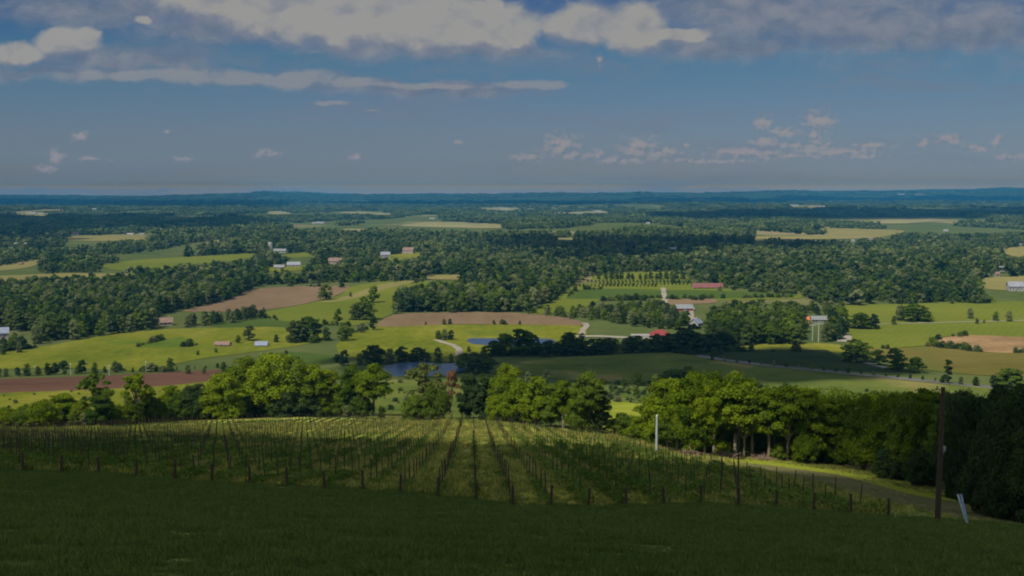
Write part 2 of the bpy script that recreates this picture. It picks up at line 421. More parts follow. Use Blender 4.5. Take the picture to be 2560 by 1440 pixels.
field('pasture', [(940,952),(1140,948),(1160,1000),(1150,1045),(900,1045),(930,990)], 'dusk', 'pale rough grass slope between the left trees and the lower pond', 'pasture', clear=False)
field('pasture', [(-60,1000),(0,982),(180,976),(430,962),(560,950),(560,1050),(-60,1060)], 'meadow', 'pale green slope below the red soil field at the left', 'pasture', clear=False)
field('ploughed_field', [(-60,952),(0,948),(200,942),(400,933),(560,924),(570,946),(430,964),(200,976),(-60,984)], 'redsoil', 'red brown ploughed strip behind the left trees', 'field', clear=False)
field('shrub_field', [(1480,958),(1700,955),(1760,985),(1700,1010),(1500,1000)], 'dusk', 'pale shrubby pasture behind the trees right of centre', 'pasture', clear=False)
# valley ---------------------------------------------------------------------------
F_ = [
 ('meadow', [(-80,895),(0,880),(90,870),(190,852),(300,834),(430,823),(560,820),(660,817),(740,822),(830,845),(760,862),(620,882),(520,895),(440,910),(420,930),(130,920),(-80,925)], 'meadow', 'broad rolling yellow green meadow at the left'),
 ('meadow', [(262,858),(300,853),(345,852),(362,856),(340,860),(290,861)], 'lush', 'small lush green streak in the broad left meadow'),
 ('meadow', [(345,866),(385,856),(425,846),(455,843),(485,852),(490,862),(455,869),(400,871)], 'lush', 'dark green tall grass patch in the middle of the left meadow'),
 ('crop_field', [(520,813),(600,803),(680,796),(760,793),(740,806),(700,816),(560,820)], 'crop', 'dark green crop strip behind the left meadow'),
 ('ploughed_field', [(455,778),(560,752),(630,724),(720,717),(875,716),(845,737),(800,750),(735,765),(610,782),(540,780)], 'plough', 'pinkish brown ploughed field left of centre beside the woods'),
 ('meadow', [(640,786),(735,766),(800,752),(850,738),(880,716),(960,704),(1040,702),(1240,712),(1120,722),(990,745),(980,785),(940,800),(880,815),(780,812),(690,800)], 'meadow2', 'striped pale green meadow behind the middle trees'),
 ('field_strip', [(800,756),(870,740),(950,712),(1010,703),(1060,703),(990,716),(930,734),(860,752)], 'hay', 'tan mown strip curving through the middle meadow'),
 ('meadow', [(860,890),(840,865),(870,835),(950,816),(1150,812),(1300,812),(1450,815),(1470,835),(1440,860),(1380,875),(1240,890),(1160,905),(1000,905)], 'meadow', 'bright meadow around the upper pond'),
 ('ploughed_field', [(940,816),(965,795),(1010,784),(1160,781),(1280,782),(1400,792),(1458,806),(1450,814),(1300,812),(1150,811),(1000,817)], 'plough', 'long brown ploughed field above the upper pond'),
 ('meadow', [(1320,785),(1345,745),(1380,735),(1450,711),(1560,705),(1720,708),(1850,728),(2000,735),(2000,746),(1820,752),(1660,750),(1500,752),(1440,780)], 'meadow2', 'pale green meadow around the orchard right of centre'),
 ('crop_field', [(1415,747),(1440,726),(1520,722),(1655,726),(1655,746),(1500,748)], 'crop', 'dark green row crop left of the farm track'),
 ('crop_field', [(1664,726),(1800,727),(1985,734),(1975,743),(1800,747),(1664,746)], 'crop', 'dark green row crop below the long red roofed barn'),
 ('ploughed_field', [(1668,748),(1782,747),(1790,757),(1700,762),(1672,762)], 'plough', 'small tan bare plot behind the red barn'),
 ('meadow', [(1480,692),(1560,682),(1680,680),(1740,692),(1700,702),(1500,704)], 'meadow2', 'yellow meadow behind the orchard trees'),
 ('meadow', [(2060,768),(2200,761),(2640,757),(2640,842),(2420,838),(2340,845),(2330,862),(2220,872),(2125,868),(2112,830),(2085,795)], 'meadow2', 'wide green meadow at the right dotted with round trees'),
 ('straw_field', [(2320,866),(2350,846),(2420,838),(2640,838),(2640,884),(2450,880)], 'strawsoil', 'orange brown bare ground at the right edge'),
 ('olive_field', [(2125,870),(2220,873),(2330,866),(2450,881),(2640,885),(2640,945),(2440,938),(2300,924),(2160,892)], 'olive', 'olive brown field below the bare ground at right'),
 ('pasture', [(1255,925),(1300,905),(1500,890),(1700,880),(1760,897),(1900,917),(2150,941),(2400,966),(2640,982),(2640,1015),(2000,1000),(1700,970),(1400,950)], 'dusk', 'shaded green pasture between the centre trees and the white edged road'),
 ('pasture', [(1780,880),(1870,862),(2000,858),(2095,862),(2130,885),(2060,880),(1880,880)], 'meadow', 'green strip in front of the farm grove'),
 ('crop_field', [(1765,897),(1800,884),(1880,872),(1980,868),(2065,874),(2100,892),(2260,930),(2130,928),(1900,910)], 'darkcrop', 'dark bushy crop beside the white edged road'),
 ('crop_field', [(640,892),(720,880),(840,890),(862,906),(760,914),(640,915)], 'crop', 'striped dark crop rows beside the lower pond behind the left trees'),
 ('meadow', [(225,668),(330,651),(500,641),(620,634),(655,636),(600,650),(500,662),(400,674),(300,676)], 'meadow2', 'long pale green field among the left woods'),
 ('meadow', [(-60,698),(0,690),(180,683),(365,687),(300,698),(60,706),(-60,712)], 'hay', 'yellow olive field at the left edge among woods'),
 ('meadow', [(262,770),(330,752),(345,760),(300,780)], 'meadow', 'small bright green clearing in the left wood'),
 ('meadow', [(-40,680),(0,665),(90,650),(110,656),(60,672)], 'hay', 'small orange field at the far left edge'),
 ('meadow', [(155,600),(180,590),(290,587),(372,586),(368,601),(230,603)], 'hay', 'pale field in front of the far left white houses'),
 ('hay_field', [(1000,565),(1060,556),(1130,555),(1275,561),(1250,571),(1100,569)], 'palefield', 'long pale hay field in the far middle woods'),
 ('hay_field', [(2045,566),(2100,571),(2262,577),(2210,592),(2120,598),(1880,598),(1890,591),(2060,589)], 'hay', 'tan hay fields in the far right woods'),
 ('hay_field', [(2500,622),(2640,612),(2640,646),(2535,642)], 'hay', 'tan field at the far right edge'),
 ('hay_field', [(2440,702),(2480,694),(2640,690),(2640,728),(2470,724)], 'hay', 'yellow lawn around the right edge white house'),
 ('hay_field', [(655,530),(700,528),(735,533),(690,537)], 'palefield', 'small pinkish field in the far left distance'),
 ('hay_field', [(838,532),(900,530),(1000,534),(960,539)], 'palefield', 'thin pale field in the distance left of centre'),
 ('hay_field', [(1386,599),(1400,595),(1435,596),(1430,602)], 'palefield', 'tiny tan clearing above the dark woods'),
 ('hay_field', [(1185,522),(1250,519),(1315,523),(1260,527)], 'palefield', 'pale field in the far centre distance'),
 ('hay_field', [(1385,533),(1500,527),(1540,532),(1440,539)], 'palefield', 'pale far fields right of centre under the horizon'),
 ('hay_field', [(845,577),(870,572),(930,574),(900,580)], 'palefield', 'small pale field in the far left middle woods'),
 ('hay_field', [(2140,558),(2160,552),(2300,550),(2400,549),(2260,559)], 'palefield', 'pale far fields under the right horizon'),
 ('hay_field', [(1970,514),(2060,514),(2070,519),(1980,519)], 'palefield', 'faint pale field below the right horizon'),
 ('hay_field', [(700,640),(760,632),(800,640),(740,646)], 'meadow2', 'small pasture beside the silo'),
 ('hay_field', [(600,672),(700,668),(760,664),(790,672),(700,680)], 'meadow', 'clearing in front of the pale long barns'),
 ('hay_field', [(1040,697),(1070,688),(1160,688),(1150,700)], 'hay', 'yellow clearing seen under the middle trees'),
 ('hay_field', [(930,652),(960,640),(1050,630),(1060,642),(1000,652)], 'meadow', 'garden clearing around the pale mansions'),
 ('hay_field', [(40,540),(60,532),(130,533),(130,540)], 'palefield', 'pale far town clearing at the left'),
]
for nm, pts, mat, lab in F_:
    field(nm, pts, mat, lab, 'field')
# open ground without woods
CLEAR += [np.array(p, float) for p in (
 [(640,715),(1000,703),(1250,712),(985,745),(960,800),(660,800),(470,780)],
 [(1330,800),(1340,742),(1440,712),(1470,690),(1700,682),(1740,712),(1990,735),(2060,765),(2640,757),(2640,900),(1330,900)],
 [(-80,830),(2640,830),(2640,1000),(-80,1000)])]
# ponds and ways
def pond(pts, label, off):
    G = ground(*np.array(smooth_poly(pts, 4)).T)
    z = float(np.percentile(G[:, 2], 60)) + off
    bm = bmesh.new(); bm.faces.new([bm.verts.new((x, y, z)) for x, y, _ in G]); bm.normal_update()
    for f in bm.faces:
        if f.normal.z < 0: f.normal_flip()
    me = bpy.data.meshes.new('pond'); bm.to_mesh(me); bm.free(); me.materials.append(M['water'])
    return tag(link('pond', me), label, 'pond', kind='structure')
pond([(1165,852),(1185,845),(1240,842),(1320,843),(1385,850),(1380,862),(1310,868),(1240,865),(1185,861)], 'blue upper pond in the bright meadow behind the centre trees', .25)
pond([(945,938),(960,924),(1000,917),(1060,915),(1100,919),(1150,917),(1175,928),(1130,936),(1120,944),(1060,941),(1020,946),(975,944)], 'dark blue lower pond in front of the dark round trees', .25)
R_ = [
 ('path', [(1090,850),(1105,856),(1135,864),(1150,875),(1145,890)], 4.5, 'gravel', 'pale gravel path bending beside the upper pond'),
 ('path', [(1462,808),(1468,816),(1456,826),(1455,842)], 4.5, 'gravel', 'pale gravel drive at the end of the long brown field'),
 ('path', [(1658,720),(1660,738),(1664,758)], 5, 'gravel', 'pale farm track between the dark row crops'),
 ('path', [(1440,842),(1500,841),(1580,846),(1640,846)], 9, 'gravel', 'gravel yard in front of the red roofed pavilion'),
 ('path', [(1728,770),(1724,790),(1732,800),(1745,815)], 6, 'gravel', 'gravel drive past the slate roofed house'),
 ('path', [(2107,835),(2114,845),(2108,856)], 9, 'gravel', 'gravel patch beside the farm grove'),
 ('road', [(1720,882),(1760,893),(1900,912),(2150,936),(2400,961),(2660,985)], 4.5, 'asphalt', 'narrow road crossing the valley floor at right'),
 ('path', [(2640,800),(2400,806),(2250,810),(2120,812)], 3, 'gravel', 'faint track across the right meadow'),
 ('road', [(2110,885),(2150,905),(2230,925)], 4, 'asphalt', 'grey lane joining the valley road beside the round trees'),
]
for nm, pts, wd, mat, lab in R_: ribbon(nm, pts, wd, mat, lab, nm, step=6)
# pale kerb-like shoulder of the road
ribbon('road_shoulder', [(1740,891.5),(1900,915),(2150,939),(2400,964.5),(2660,988)], 1.8, 'gravel', 'thin pale gravel edge along the valley road', 'road edge', step=6)

# ------------------------------------------------------------------ tree prototypes
def quads(C, N, S, r):
    """one small leaf spray per centre C with normal N and size S"""
    n = len(C)
    N = N/np.linalg.norm(N, axis=1)[:, None]
    ref = r.normal(size=(n, 3)); A = np.cross(N, ref); A /= np.linalg.norm(A, axis=1)[:, None]; B = np.cross(N, A)
    s = S[:, None]
    k1 = .7 + .6*r.random((n, 1)); k2 = .55 + .5*r.random((n, 1))
    V = np.stack([C + A*s*k1, C + B*s*k2 + N*s*.12, C - A*s*(1.5-k1), C - B*s*k2 - N*s*.1], 1).reshape(-1, 3)
    Fq = np.arange(4*n).reshape(n, 4)
    return V, Fq
def crown_arrays(r, Ht, R, base, nlobe, nleaf, s, flat=1.0, sparse=0, conic=0.0, gap=.66):
    cz0, cz1 = base*Ht, Ht
    ch = (cz1-cz0)
    L = []
    k = 0
    while len(L) < nlobe and k < 500:
        k += 1
        t = r.random()**.95
        prof = math.sin(math.pi*min(max(.24 + .68*t, 0), 1))**.7
        prof = prof*(1-conic*t)
        ang = r.random()*2*math.pi; q = math.sqrt(r.random())
        rl = R*(.17 + .26*r.random()**1.5)*(1 - .25*sparse)
        rad = max(R*prof - rl*.7, 0)*q
        z = cz0 + rl*.7 + t*(ch - rl*1.55)
        x_, y_ = math.cos(ang)*rad, math.sin(ang)*rad
        if k < 420 and any((x_-a)**2 + (y_-b)**2 + ((z-c)*1.1)**2 < (gap*(rl+q_))**2 for a, b, c, q_ in L): continue
        L.append((x_, y_, z, rl))
    L = np.array(L)
    w = L[:, 3]**2; w /= w.sum()
    li = r.choice(len(L), nleaf, p=w)
    D = r.normal(size=(nleaf, 3)); D /= np.linalg.norm(D, axis=1)[:, None]
    D[:, 2] = np.where(D[:, 2] < -.3, -D[:, 2]*.6, D[:, 2])
    rr = (.78 + .26*r.random(nleaf)**.8 + np.minimum(r.exponential(.07, nleaf), .5))
    ax_ = .72 + .62*r.random((len(L), 3)); ax_[:, 2] *= .8*flat
    for _ in range(4):
        wv_ = r.normal(size=(len(L), 3))*3.2; rr = rr + .085*np.sin((D*wv_[li]).sum(1) + 6.28*r.random(len(L))[li])
    C = L[li, :3] + D*(L[li, 3]*rr)[:, None]*ax_[li] + r.normal(size=D.shape)*(.035*R)*np.array([1, 1, .8])
    # drop sprays buried in other lobes
    keep = np.ones(nleaf, bool)
    for (x, y, z, rl) in L:
        d = np.linalg.norm((C - (x, y, z))/np.array([1, 1, .82*flat]), axis=1)
        keep &= ~((d < rl*.62))
    C, D, li = C[keep], D[keep], li[keep]
    N = D + r.normal(size=C.shape)*.45 + np.array([0, 0, .25])
    S = s*(.6 + .8*r.random(len(C)))
    V, Fq = quads(C, N, S, r)
    lobe_t = r.random(len(L))
    tone = np.clip(.45*r.random(len(C)) + .55*lobe_t[li], 0, 1)
    return V, Fq, tone, L
def make_tree(seed, Ht=14, R=5, base=.2, nlobe=22, nleaf=7000, s=.33, mat='leaf_bright', bark='bark', sparse=0, conic=0, limbs=6, trunk_r=.28):
    r = np.random.default_rng(seed)
    V, Fq, tone, L = crown_arrays(r, Ht, R, base, nlobe, nleaf, s, sparse=sparse, conic=conic)
    cm = mesh_np('crown', V, Fq, [M[mat]], tone=tone)
    mb = MB()
    top = Ht*(base + .55*(1-base)); lean = r.normal(size=2)*.25
    mb.tube([(0, 0, -.8), (lean[0]*.3, lean[1]*.3, Ht*base*.6), (lean[0], lean[1], Ht*(base+.15)), (lean[0]*1.6, lean[1]*1.6, top)],
            [trunk_r*1.35, trunk_r, trunk_r*.75, trunk_r*.2], 8)
    for k in range(min(limbs, len(L))):
        x, y, z, rl = L[k]
        z0 = Ht*max(base*.75, .08) + (z - Ht*base)*.25
        mb.tube([(lean[0]*.6, lean[1]*.6, z0), (x*.55, y*.55, z0 + (z-z0)*.6), (x*.95, y*.95, z)], [trunk_r*.5, trunk_r*.32, trunk_r*.1], 6)
    tm = mb.mesh('trunk', M[bark])
    return cm, tm, Ht, R
PROTO = {}
def P_(kind, n, **k):
    PROTO[kind] = [make_tree(hash_seed(kind)+i*17, **k) for i in range(n)]
def hash_seed(s): return sum((i+3)*ord(c) for i, c in enumerate(s))
P_('broad', 3, R=6.0, base=.03, nlobe=64, nleaf=24000, s=.21)
P_('tall', 3, R=4.2, base=.04, nlobe=54, nleaf=20000, s=.21)
P_('stem', 3, R=4.4, base=.33, nlobe=34, nleaf=13000, s=.21, bark='palebark', limbs=8)
P_('bush', 3, Ht=8, R=5.0, base=-.04, nlobe=44, nleaf=14000, s=.21, limbs=3)
P_('sparse', 2, R=4.4, base=.33, nlobe=24, nleaf=4200, s=.30, sparse=1, bark='palebark', limbs=10)
P_('mid', 4, R=5.6, base=-.03, nlobe=30, nleaf=3200, s=.5, limbs=4)
P_('midtall', 3, R=4.4, base=-.02, nlobe=26, nleaf=2700, s=.5, limbs=4)
P_('midbush', 2, Ht=8, R=5.2, base=-.06, nlobe=22, nleaf=2300, s=.5, limbs=2)
P_('midcone', 2, R=3.4, base=.05, nlobe=14, nleaf=1600, s=.5, limbs=2, conic=.5)

# ------------------------------------------------------------------ woods as instanced stuff
def scatter(name, Pts, scl, rot, ids, protos, label, cat, kind='stuff'):
    n = len(Pts)
    me = bpy.data.meshes.new(name); me.vertices.add(n); me.vertices.foreach_set('co', np.asarray(Pts, np.float32).ravel())
    scl = np.asarray(scl, np.float32)
    if scl.ndim == 1: scl = np.stack([scl, scl, scl], -1)
    for nm, ty, arr, key in (('scl', 'FLOAT_VECTOR', scl, 'vector'), ('rot', 'FLOAT_VECTOR', np.stack([np.zeros(n), np.zeros(n), rot], -1), 'vector'), ('pid', 'INT', ids, 'value')):
        a = me.attributes.new(nm, ty, 'POINT'); a.data.foreach_set(key, np.ascontiguousarray(np.asarray(arr, np.int32 if ty == 'INT' else np.float32).ravel()))
    me.update()
    o = link(name, me)
    pc = bpy.data.collections.new(name + '_sources')
    for i, pm in enumerate(protos):
        po = bpy.data.objects.new('%s_source_%02d' % (name, i), pm); pc.objects.link(po)
    ng = bpy.data.node_groups.new(name + '_nodes', 'GeometryNodeTree')
    ng.interface.new_socket('Geometry', in_out='INPUT', socket_type='NodeSocketGeometry')
    ng.interface.new_socket('Geometry', in_out='OUTPUT', socket_type='NodeSocketGeometry')
    gi = ng.nodes.new('NodeGroupInput'); go = ng.nodes.new('NodeGroupOutput')
    ip = ng.nodes.new('GeometryNodeInstanceOnPoints'); ci = ng.nodes.new('GeometryNodeCollectionInfo')
    ci.inputs[0].default_value = pc; ci.inputs[1].default_value = True; ci.inputs[2].default_value = True
    ip.inputs['Pick Instance'].default_value = True
    def na(nm, ty):
        x = ng.nodes.new('GeometryNodeInputNamedAttribute'); x.data_type = ty; x.inputs[0].default_value = nm; return x.outputs[0]
    L = ng.links.new
    L(gi.outputs[0], ip.inputs['Points']); L(ci.outputs[0], ip.inputs['Instance'])
    L(na('pid', 'INT'), ip.inputs['Instance Index']); L(na('rot', 'FLOAT_VECTOR'), ip.inputs['Rotation']); L(na('scl', 'FLOAT_VECTOR'), ip.inputs['Scale'])
    L(ip.outputs[0], go.inputs[0])
    md = o.modifiers.new('scatter', 'NODES'); md.node_group = ng
    return tag(o, label, cat, kind=kind)
def join_parts(cm, tm, mats):
    """crown + trunk as one mesh for instancing"""
    import itertools
    V = np.concatenate([np.array([v.co[:] for v in cm.vertices]), np.array([v.co[:] for v in tm.vertices])])
    n0 = len(cm.vertices)
    Fc = [tuple(p.vertices) for p in cm.polygons] + [tuple(i+n0 for i in p.vertices) for p in tm.polygons]
    fm = [0]*len(cm.polygons) + [1]*len(tm.polygons)
    me = mesh_py('wood_tree', V, Fc, mats, fm)
    t = np.zeros(len(Fc), np.float32); tt = np.zeros(len(cm.polygons), np.float32); cm.attributes['tone'].data.foreach_get('value', tt); t[:len(tt)] = tt
    a = me.attributes.new('tone', 'FLOAT', 'FACE'); a.data.foreach_set('value', t)
    return me
def crown_mesh(seed, mat, **k):
    r = np.random.default_rng(seed); V, Fq, tone, L = crown_arrays(r, **k)
    return mesh_np('wood_tree', V, Fq, [M[mat]], tone=tone)
WOOD = [crown_mesh(300+i, ['leaf_wood', 'leaf_wood', 'leaf_deep', 'leaf_palewood', 'leaf_mid'][i], Ht=14, R=[5.8, 5.0, 5.0, 6.6, 5.4][i], base=.02, nlobe=11, nleaf=650, s=.95) for i in range(5)]
WOOD_FAR = [crown_mesh(330+i, ['leaf_far', 'leaf_far', 'leaf_wood', 'leaf_palewood', 'leaf_deep'][i], Ht=14, R=[6.4, 5.2, 5.6, 7.0, 4.2][i], base=.0, nlobe=12, nleaf=420, s=1.15) for i in range(5)]
WOOD_NEAR = [join_parts(*make_tree(500+i, R=5.6 if i % 2 else 4.6, base=-.02, nlobe=24, nleaf=2300, s=.55, limbs=2)[:2], [M[['leaf_wood', 'leaf_mid', 'leaf_palewood', 'leaf_deep'][i]], M['bark']]) for i in range(4)]
def clump_mesh(seed, n=9, span=42):
    r = np.random.default_rng(seed); Vs, Fs, Ts = [], [], []; b = 0
    for k in range(n):
        V, Fq, tone, L = crown_arrays(r, 12+4*r.random(), 6.5, .0, 7, 110, 2.3)
        V = V + np.array([(r.random()-.5)*span, (r.random()-.5)*span, 0])
        Vs.append(V); Fs.append(Fq+b); Ts.append(np.clip(tone*.6 + .4*r.random(), 0, 1)); b += len(V)
    return mesh_np('wood_clump', np.concatenate(Vs), np.concatenate(Fs), [M['leaf_far']], tone=np.concatenate(Ts))
CLUMP = [clump_mesh(900+i) for i in range(5)]

# ------------------------------------------------------------------ buildings
def gable(mb, w, d, hw, hr, over=.5, m_wall=0, m_roof=1, x0=0):
    """body along x (w), depth d, wall height hw, ridge hr"""
    a, b = x0-w/2, x0+w/2
    mb.add([(a,-d/2,0),(b,-d/2,0),(b,d/2,0),(a,d/2,0),(a,-d/2,hw),(b,-d/2,hw),(b,d/2,hw),(a,d/2,hw),(a,0,hr),(b,0,hr)],
           [(0,1,5,4),(2,3,7,6),(1,2,6,9,5),(3,0,4,8,7)], m_wall)
def roof_mb(mb, w, d, hw, hr, over=.5, th=.22, m=0, x0=0):
    a, b = x0-w/2-over, x0+w/2+over
    sl = (hr-hw)/(d/2); e = d/2+over; ze = hw - over*sl + .06; zr = hr+.06
    for s in (-1, 1):
        V = [(a, s*e, ze), (b, s*e, ze), (b, 0, zr), (a, 0, zr), (a, s*e, ze+th), (b, s*e, ze+th), (b, 0, zr+th), (a, 0, zr+th)]
        Fc = [(0,1,2,3),(4,5,6,7),(0,1,5,4),(1,2,6,5),(3,0,4,7)]
        if s > 0: Fc = [f[::-1] for f in Fc]
        mb.add(V, Fc, m)
OCC = []
SEEN = [(2020, 800, 2056, 846)]      # what must stay visible: x0, y0, x1, y1 in the picture
def house(px, py, wpx, hpx, wall, roof, label, cat='house', rot=0.0, dep=.7, roofk=.45, parts=True, name=None, hip=False, nwin=3, door=True, chimney=False, clearw=1.3):
    if parts: wpx, hpx = wpx*.88, hpx*.9
    p = g1(px, py); dist = p[1]*cp - (p[2]-CAMZ)*sp
    k = dist/F; w = wpx*k; ht = hpx*k
    d = max(w*dep, 5) if w < 40 else max(w*.3, 10)
    hw, hr = ht*(1-roofk), ht
    OCC.append((p[0], p[1], w*.5+5))
    if wpx >= 20: SEEN.append((px-wpx*.5, py-hpx, px+wpx*.5, py-hpx*.35))
    if clearw:
        CLEAR.append(np.array([(px-wpx*.6*clearw, py-hpx*.5), (px+wpx*.6*clearw, py-hpx*.5), (px+wpx*.6*clearw, py+1), (px-wpx*.6*clearw, py+1)]))
    z0 = p[2]-.3
    nm = name or cat.replace(' ', '_')
    if not parts:
        mb = MB(); gable(mb, w, d, hw, hr); roof_mb(mb, w, d, hw, hr, .4, .3, 1)
        o = mb.build(nm, [M[wall], M[roof]], None, (p[0], p[1]+d/2, z0), (0, 0, rot)); return tag(o, label, cat)
    e = link(nm, None, None, (p[0], p[1]+d/2, z0), (0, 0, rot)); tag(e, label, cat)
    mb = MB(); gable(mb, w, d, hw, hr); mb.build('walls', M[wall], e)
    mb = MB(); roof_mb(mb, w, d, hw, hr, .6, .25); r = mb.build('roof', M[roof], e)
    if chimney:
        mb = MB(); mb.box(-.45+w*.25, .45+w*.25, -.4, .4, hr-.8, hr+1.3); mb.build('chimney', M['stone'], r)
    for i in range(nwin):
        x = -w/2 + w*(i+.5+(.5 if door and i >= nwin//2 else 0))/(nwin+(1 if door else 0))
        mb = MB(); mb.box(-.55, .55, -.06, .04, 0, 1.3)
        wn = mb.build('window', M['glass'], e, (x, -d/2, min(hw*.42, hw-1.6)))
        mb = MB(); mb.box(-.7, .7, -.14, -.0, -.16, -.002); mb.build('sill', M['white'], wn)
    if door:
        x = -w/2 + w*(nwin//2+.5)/(nwin+1)
        mb = MB(); dw = .6 if cat == 'house' else 1.6; mb.box(-dw, dw, -.07, .05, 0, min(hw*.8, 2.2 if cat == 'house' else 3.2)); mb.build('door', M['brownroof' if cat == 'house' else 'white'], e, (x, -d/2, .3))
    return e

house(1770, 722, 84, 15, 'cream', 'fadedred', 'long low barn with a faded red roof behind the row crop', 'barn', dep=.3, roofk=.68, nwin=5)
house(1712, 778, 46, 18, 'redwall', 'paleroof', 'red walled barn with a pale grey roof in the farm trees', 'barn', dep=.6, roofk=.5, nwin=2)
house(1742, 815, 26, 20, 'white', 'blueroof', 'small house with a slate blue roof beside the gravel drive', 'house', rot=.9, dep=1.1, roofk=.55, nwin=2, chimney=True)
house(2050, 806, 44, 17, 'white', 'paleroof', 'long white farm building in the grove at right', 'farm building', rot=-.06, dep=.4, roofk=.45, nwin=4)
house(2017, 808, 15, 18, 'orange', 'orange', 'orange red shed against the long white farm building', 'shed', rot=-.06, dep=1.0, roofk=.4, nwin=0)
house(412, 814, 34, 21, 'cream', 'brownroof', 'pale house with a brown roof at the edge of the left wood', 'house', rot=.3, dep=.8, roofk=.5, nwin=3, chimney=True)
house(3, 848, 28, 32, 'white', 'blueroof', 'white house with a blue grey roof cut by the left edge', 'house', rot=.4, dep=.9, roofk=.4, nwin=2)
house(652, 866, 32, 13, 'stone', 'blueroof', 'low shed with a blue grey roof beyond the left tree mass', 'shed', rot=.05, dep=.6, roofk=.6, nwin=1)
house(555, 866, 40, 13, 'stone', 'brownroof', 'low shed with a brown roof behind the left tree mass', 'shed', rot=-.1, dep=.4, roofk=.5, nwin=1)
house(697, 672, 28, 11, 'stone', 'paleroof', 'pale metal roofed barn, lower of the two beside the left woods', 'barn', dep=.5, roofk=.5, nwin=2)
house(733, 668, 36, 15, 'cream', 'greyroof', 'long grey roofed barn, upper of the two beside the left woods', 'barn', rot=.15, dep=.4, roofk=.5, nwin=3)
house(699, 632, 34, 11, 'white', 'paleroof', 'white low farm building beside the silo', 'farm building', dep=.4, roofk=.45, nwin=3)
house(837, 660, 36, 17, 'cream', 'brownroof', 'cream house with a wide brown roof right of the grey barn', 'house', dep=.6, roofk=.5, nwin=3)
house(962, 646, 26, 18, 'white', 'greyroof', 'white mansion with a grey roof among middle trees', 'house', rot=.2, dep=.8, roofk=.4, nwin=3, chimney=True)
house(1021, 634, 30, 17, 'cream', 'brownroof', 'tan mansion with a brown roof right of the white one', 'house', rot=-.2, dep=.8, roofk=.45, nwin=3)
house(942, 652, 22, 8, 'stone', 'fadedred', 'low reddish roofed cottage left of the white mansion', 'house', dep=.7, roofk=.55, nwin=2)
house(2543, 728, 40, 26, 'white', 'greyroof', 'large white house at the right edge above the meadow', 'house', rot=-.15, dep=.7, roofk=.45, nwin=4, chimney=True)
house(2506, 680, 13, 16, 'white', 'greyroof', 'tall narrow white house in the right edge woods', 'house', dep=1, roofk=.35, nwin=2)
house(2495, 692, 10, 14, 'white', 'brownroof', 'small white cottage below the tall narrow house at right', 'house', dep=1, roofk=.4, nwin=1)
house(2412, 748, 8, 9, 'white', 'paleroof', 'tiny white shed at the foot of the right woods', 'shed', dep=1, roofk=.35, nwin=1)
# pavilion with a hipped red roof
def pavilion(px, py, wpx, hpx):
    p = g1(px, py); k = (p[1]*cp-(p[2]-CAMZ)*sp)/F; w = wpx*k; h = hpx*k; d = w*.7; hw = h*.42
    OCC.append((p[0], p[1], w*.6)); CLEAR.append(np.array([(px-wpx*.7, py-hpx), (px+wpx*.9, py-hpx), (px+wpx*.9, py+2), (px-wpx*.7, py+2)]))
    e = link('pavilion', None, None, (p[0], p[1]+d/2, p[2]-.2)); tag(e, 'pavilion with a bright red hipped roof behind the dark hedge trees', 'pavilion')
    a, b, r = w/2+.8, d/2+.8, w*.2
    V = [(-a,-b,hw),(a,-b,hw),(a,b,hw),(-a,b,hw),(-r,0,h),(r,0,h)]
    link('roof', mesh_py('roof', V, [(0,1,5,4),(1,2,5),(2,3,4,5),(3,0,4),(3,2,1,0)], [M['redroof']]), e)
    for sx in (-1, -.33, .33, 1):
        for sy in (-1, 1):
            mb = MB(); mb.tube([(0, 0, -.5), (0, 0, hw-.02)], [.16, .16], 8); mb.build('column', M['white'], e, (sx*w/2, sy*d/2, 0))
    mb = MB(); mb.box(-w*.42, w*.42, -d*.1, d*.42, 0, hw-.05); mb.build('walls', M['cream'], e)
    mb = MB(); mb.box(-w*.62-12, -w*.55, -d*.3, d*.5, 0, hw*.9)
    o = mb.build('shed', M['white'], None, (p[0], p[1]+d/2, p[2]-.2)); tag(o, 'low white flat roofed annex left of the red roofed pavilion', 'shed')
pavilion(1652, 846, 46, 21)
# silo
p = g1(676, 630); k = p[1]/F
e = link('silo', None, None, p); tag(e, 'tall pale round silo standing among the left middle woods', 'silo')
mb = MB(); mb.tube([(0,0,-.5),(0,0,22*k)], [6*k, 6*k], 16); mb.build('tower', M['cream'], e)
mb = MB(); mb.tube([(0,0,22*k),(0,0,24*k),(0,0,25.6*k)], [6.1*k, 4.4*k, .5*k], 16); mb.build('dome', M['paleroof'], e)
CLEAR.append(np.array([(670,606),(683,606),(683,632),(670,632)], float))
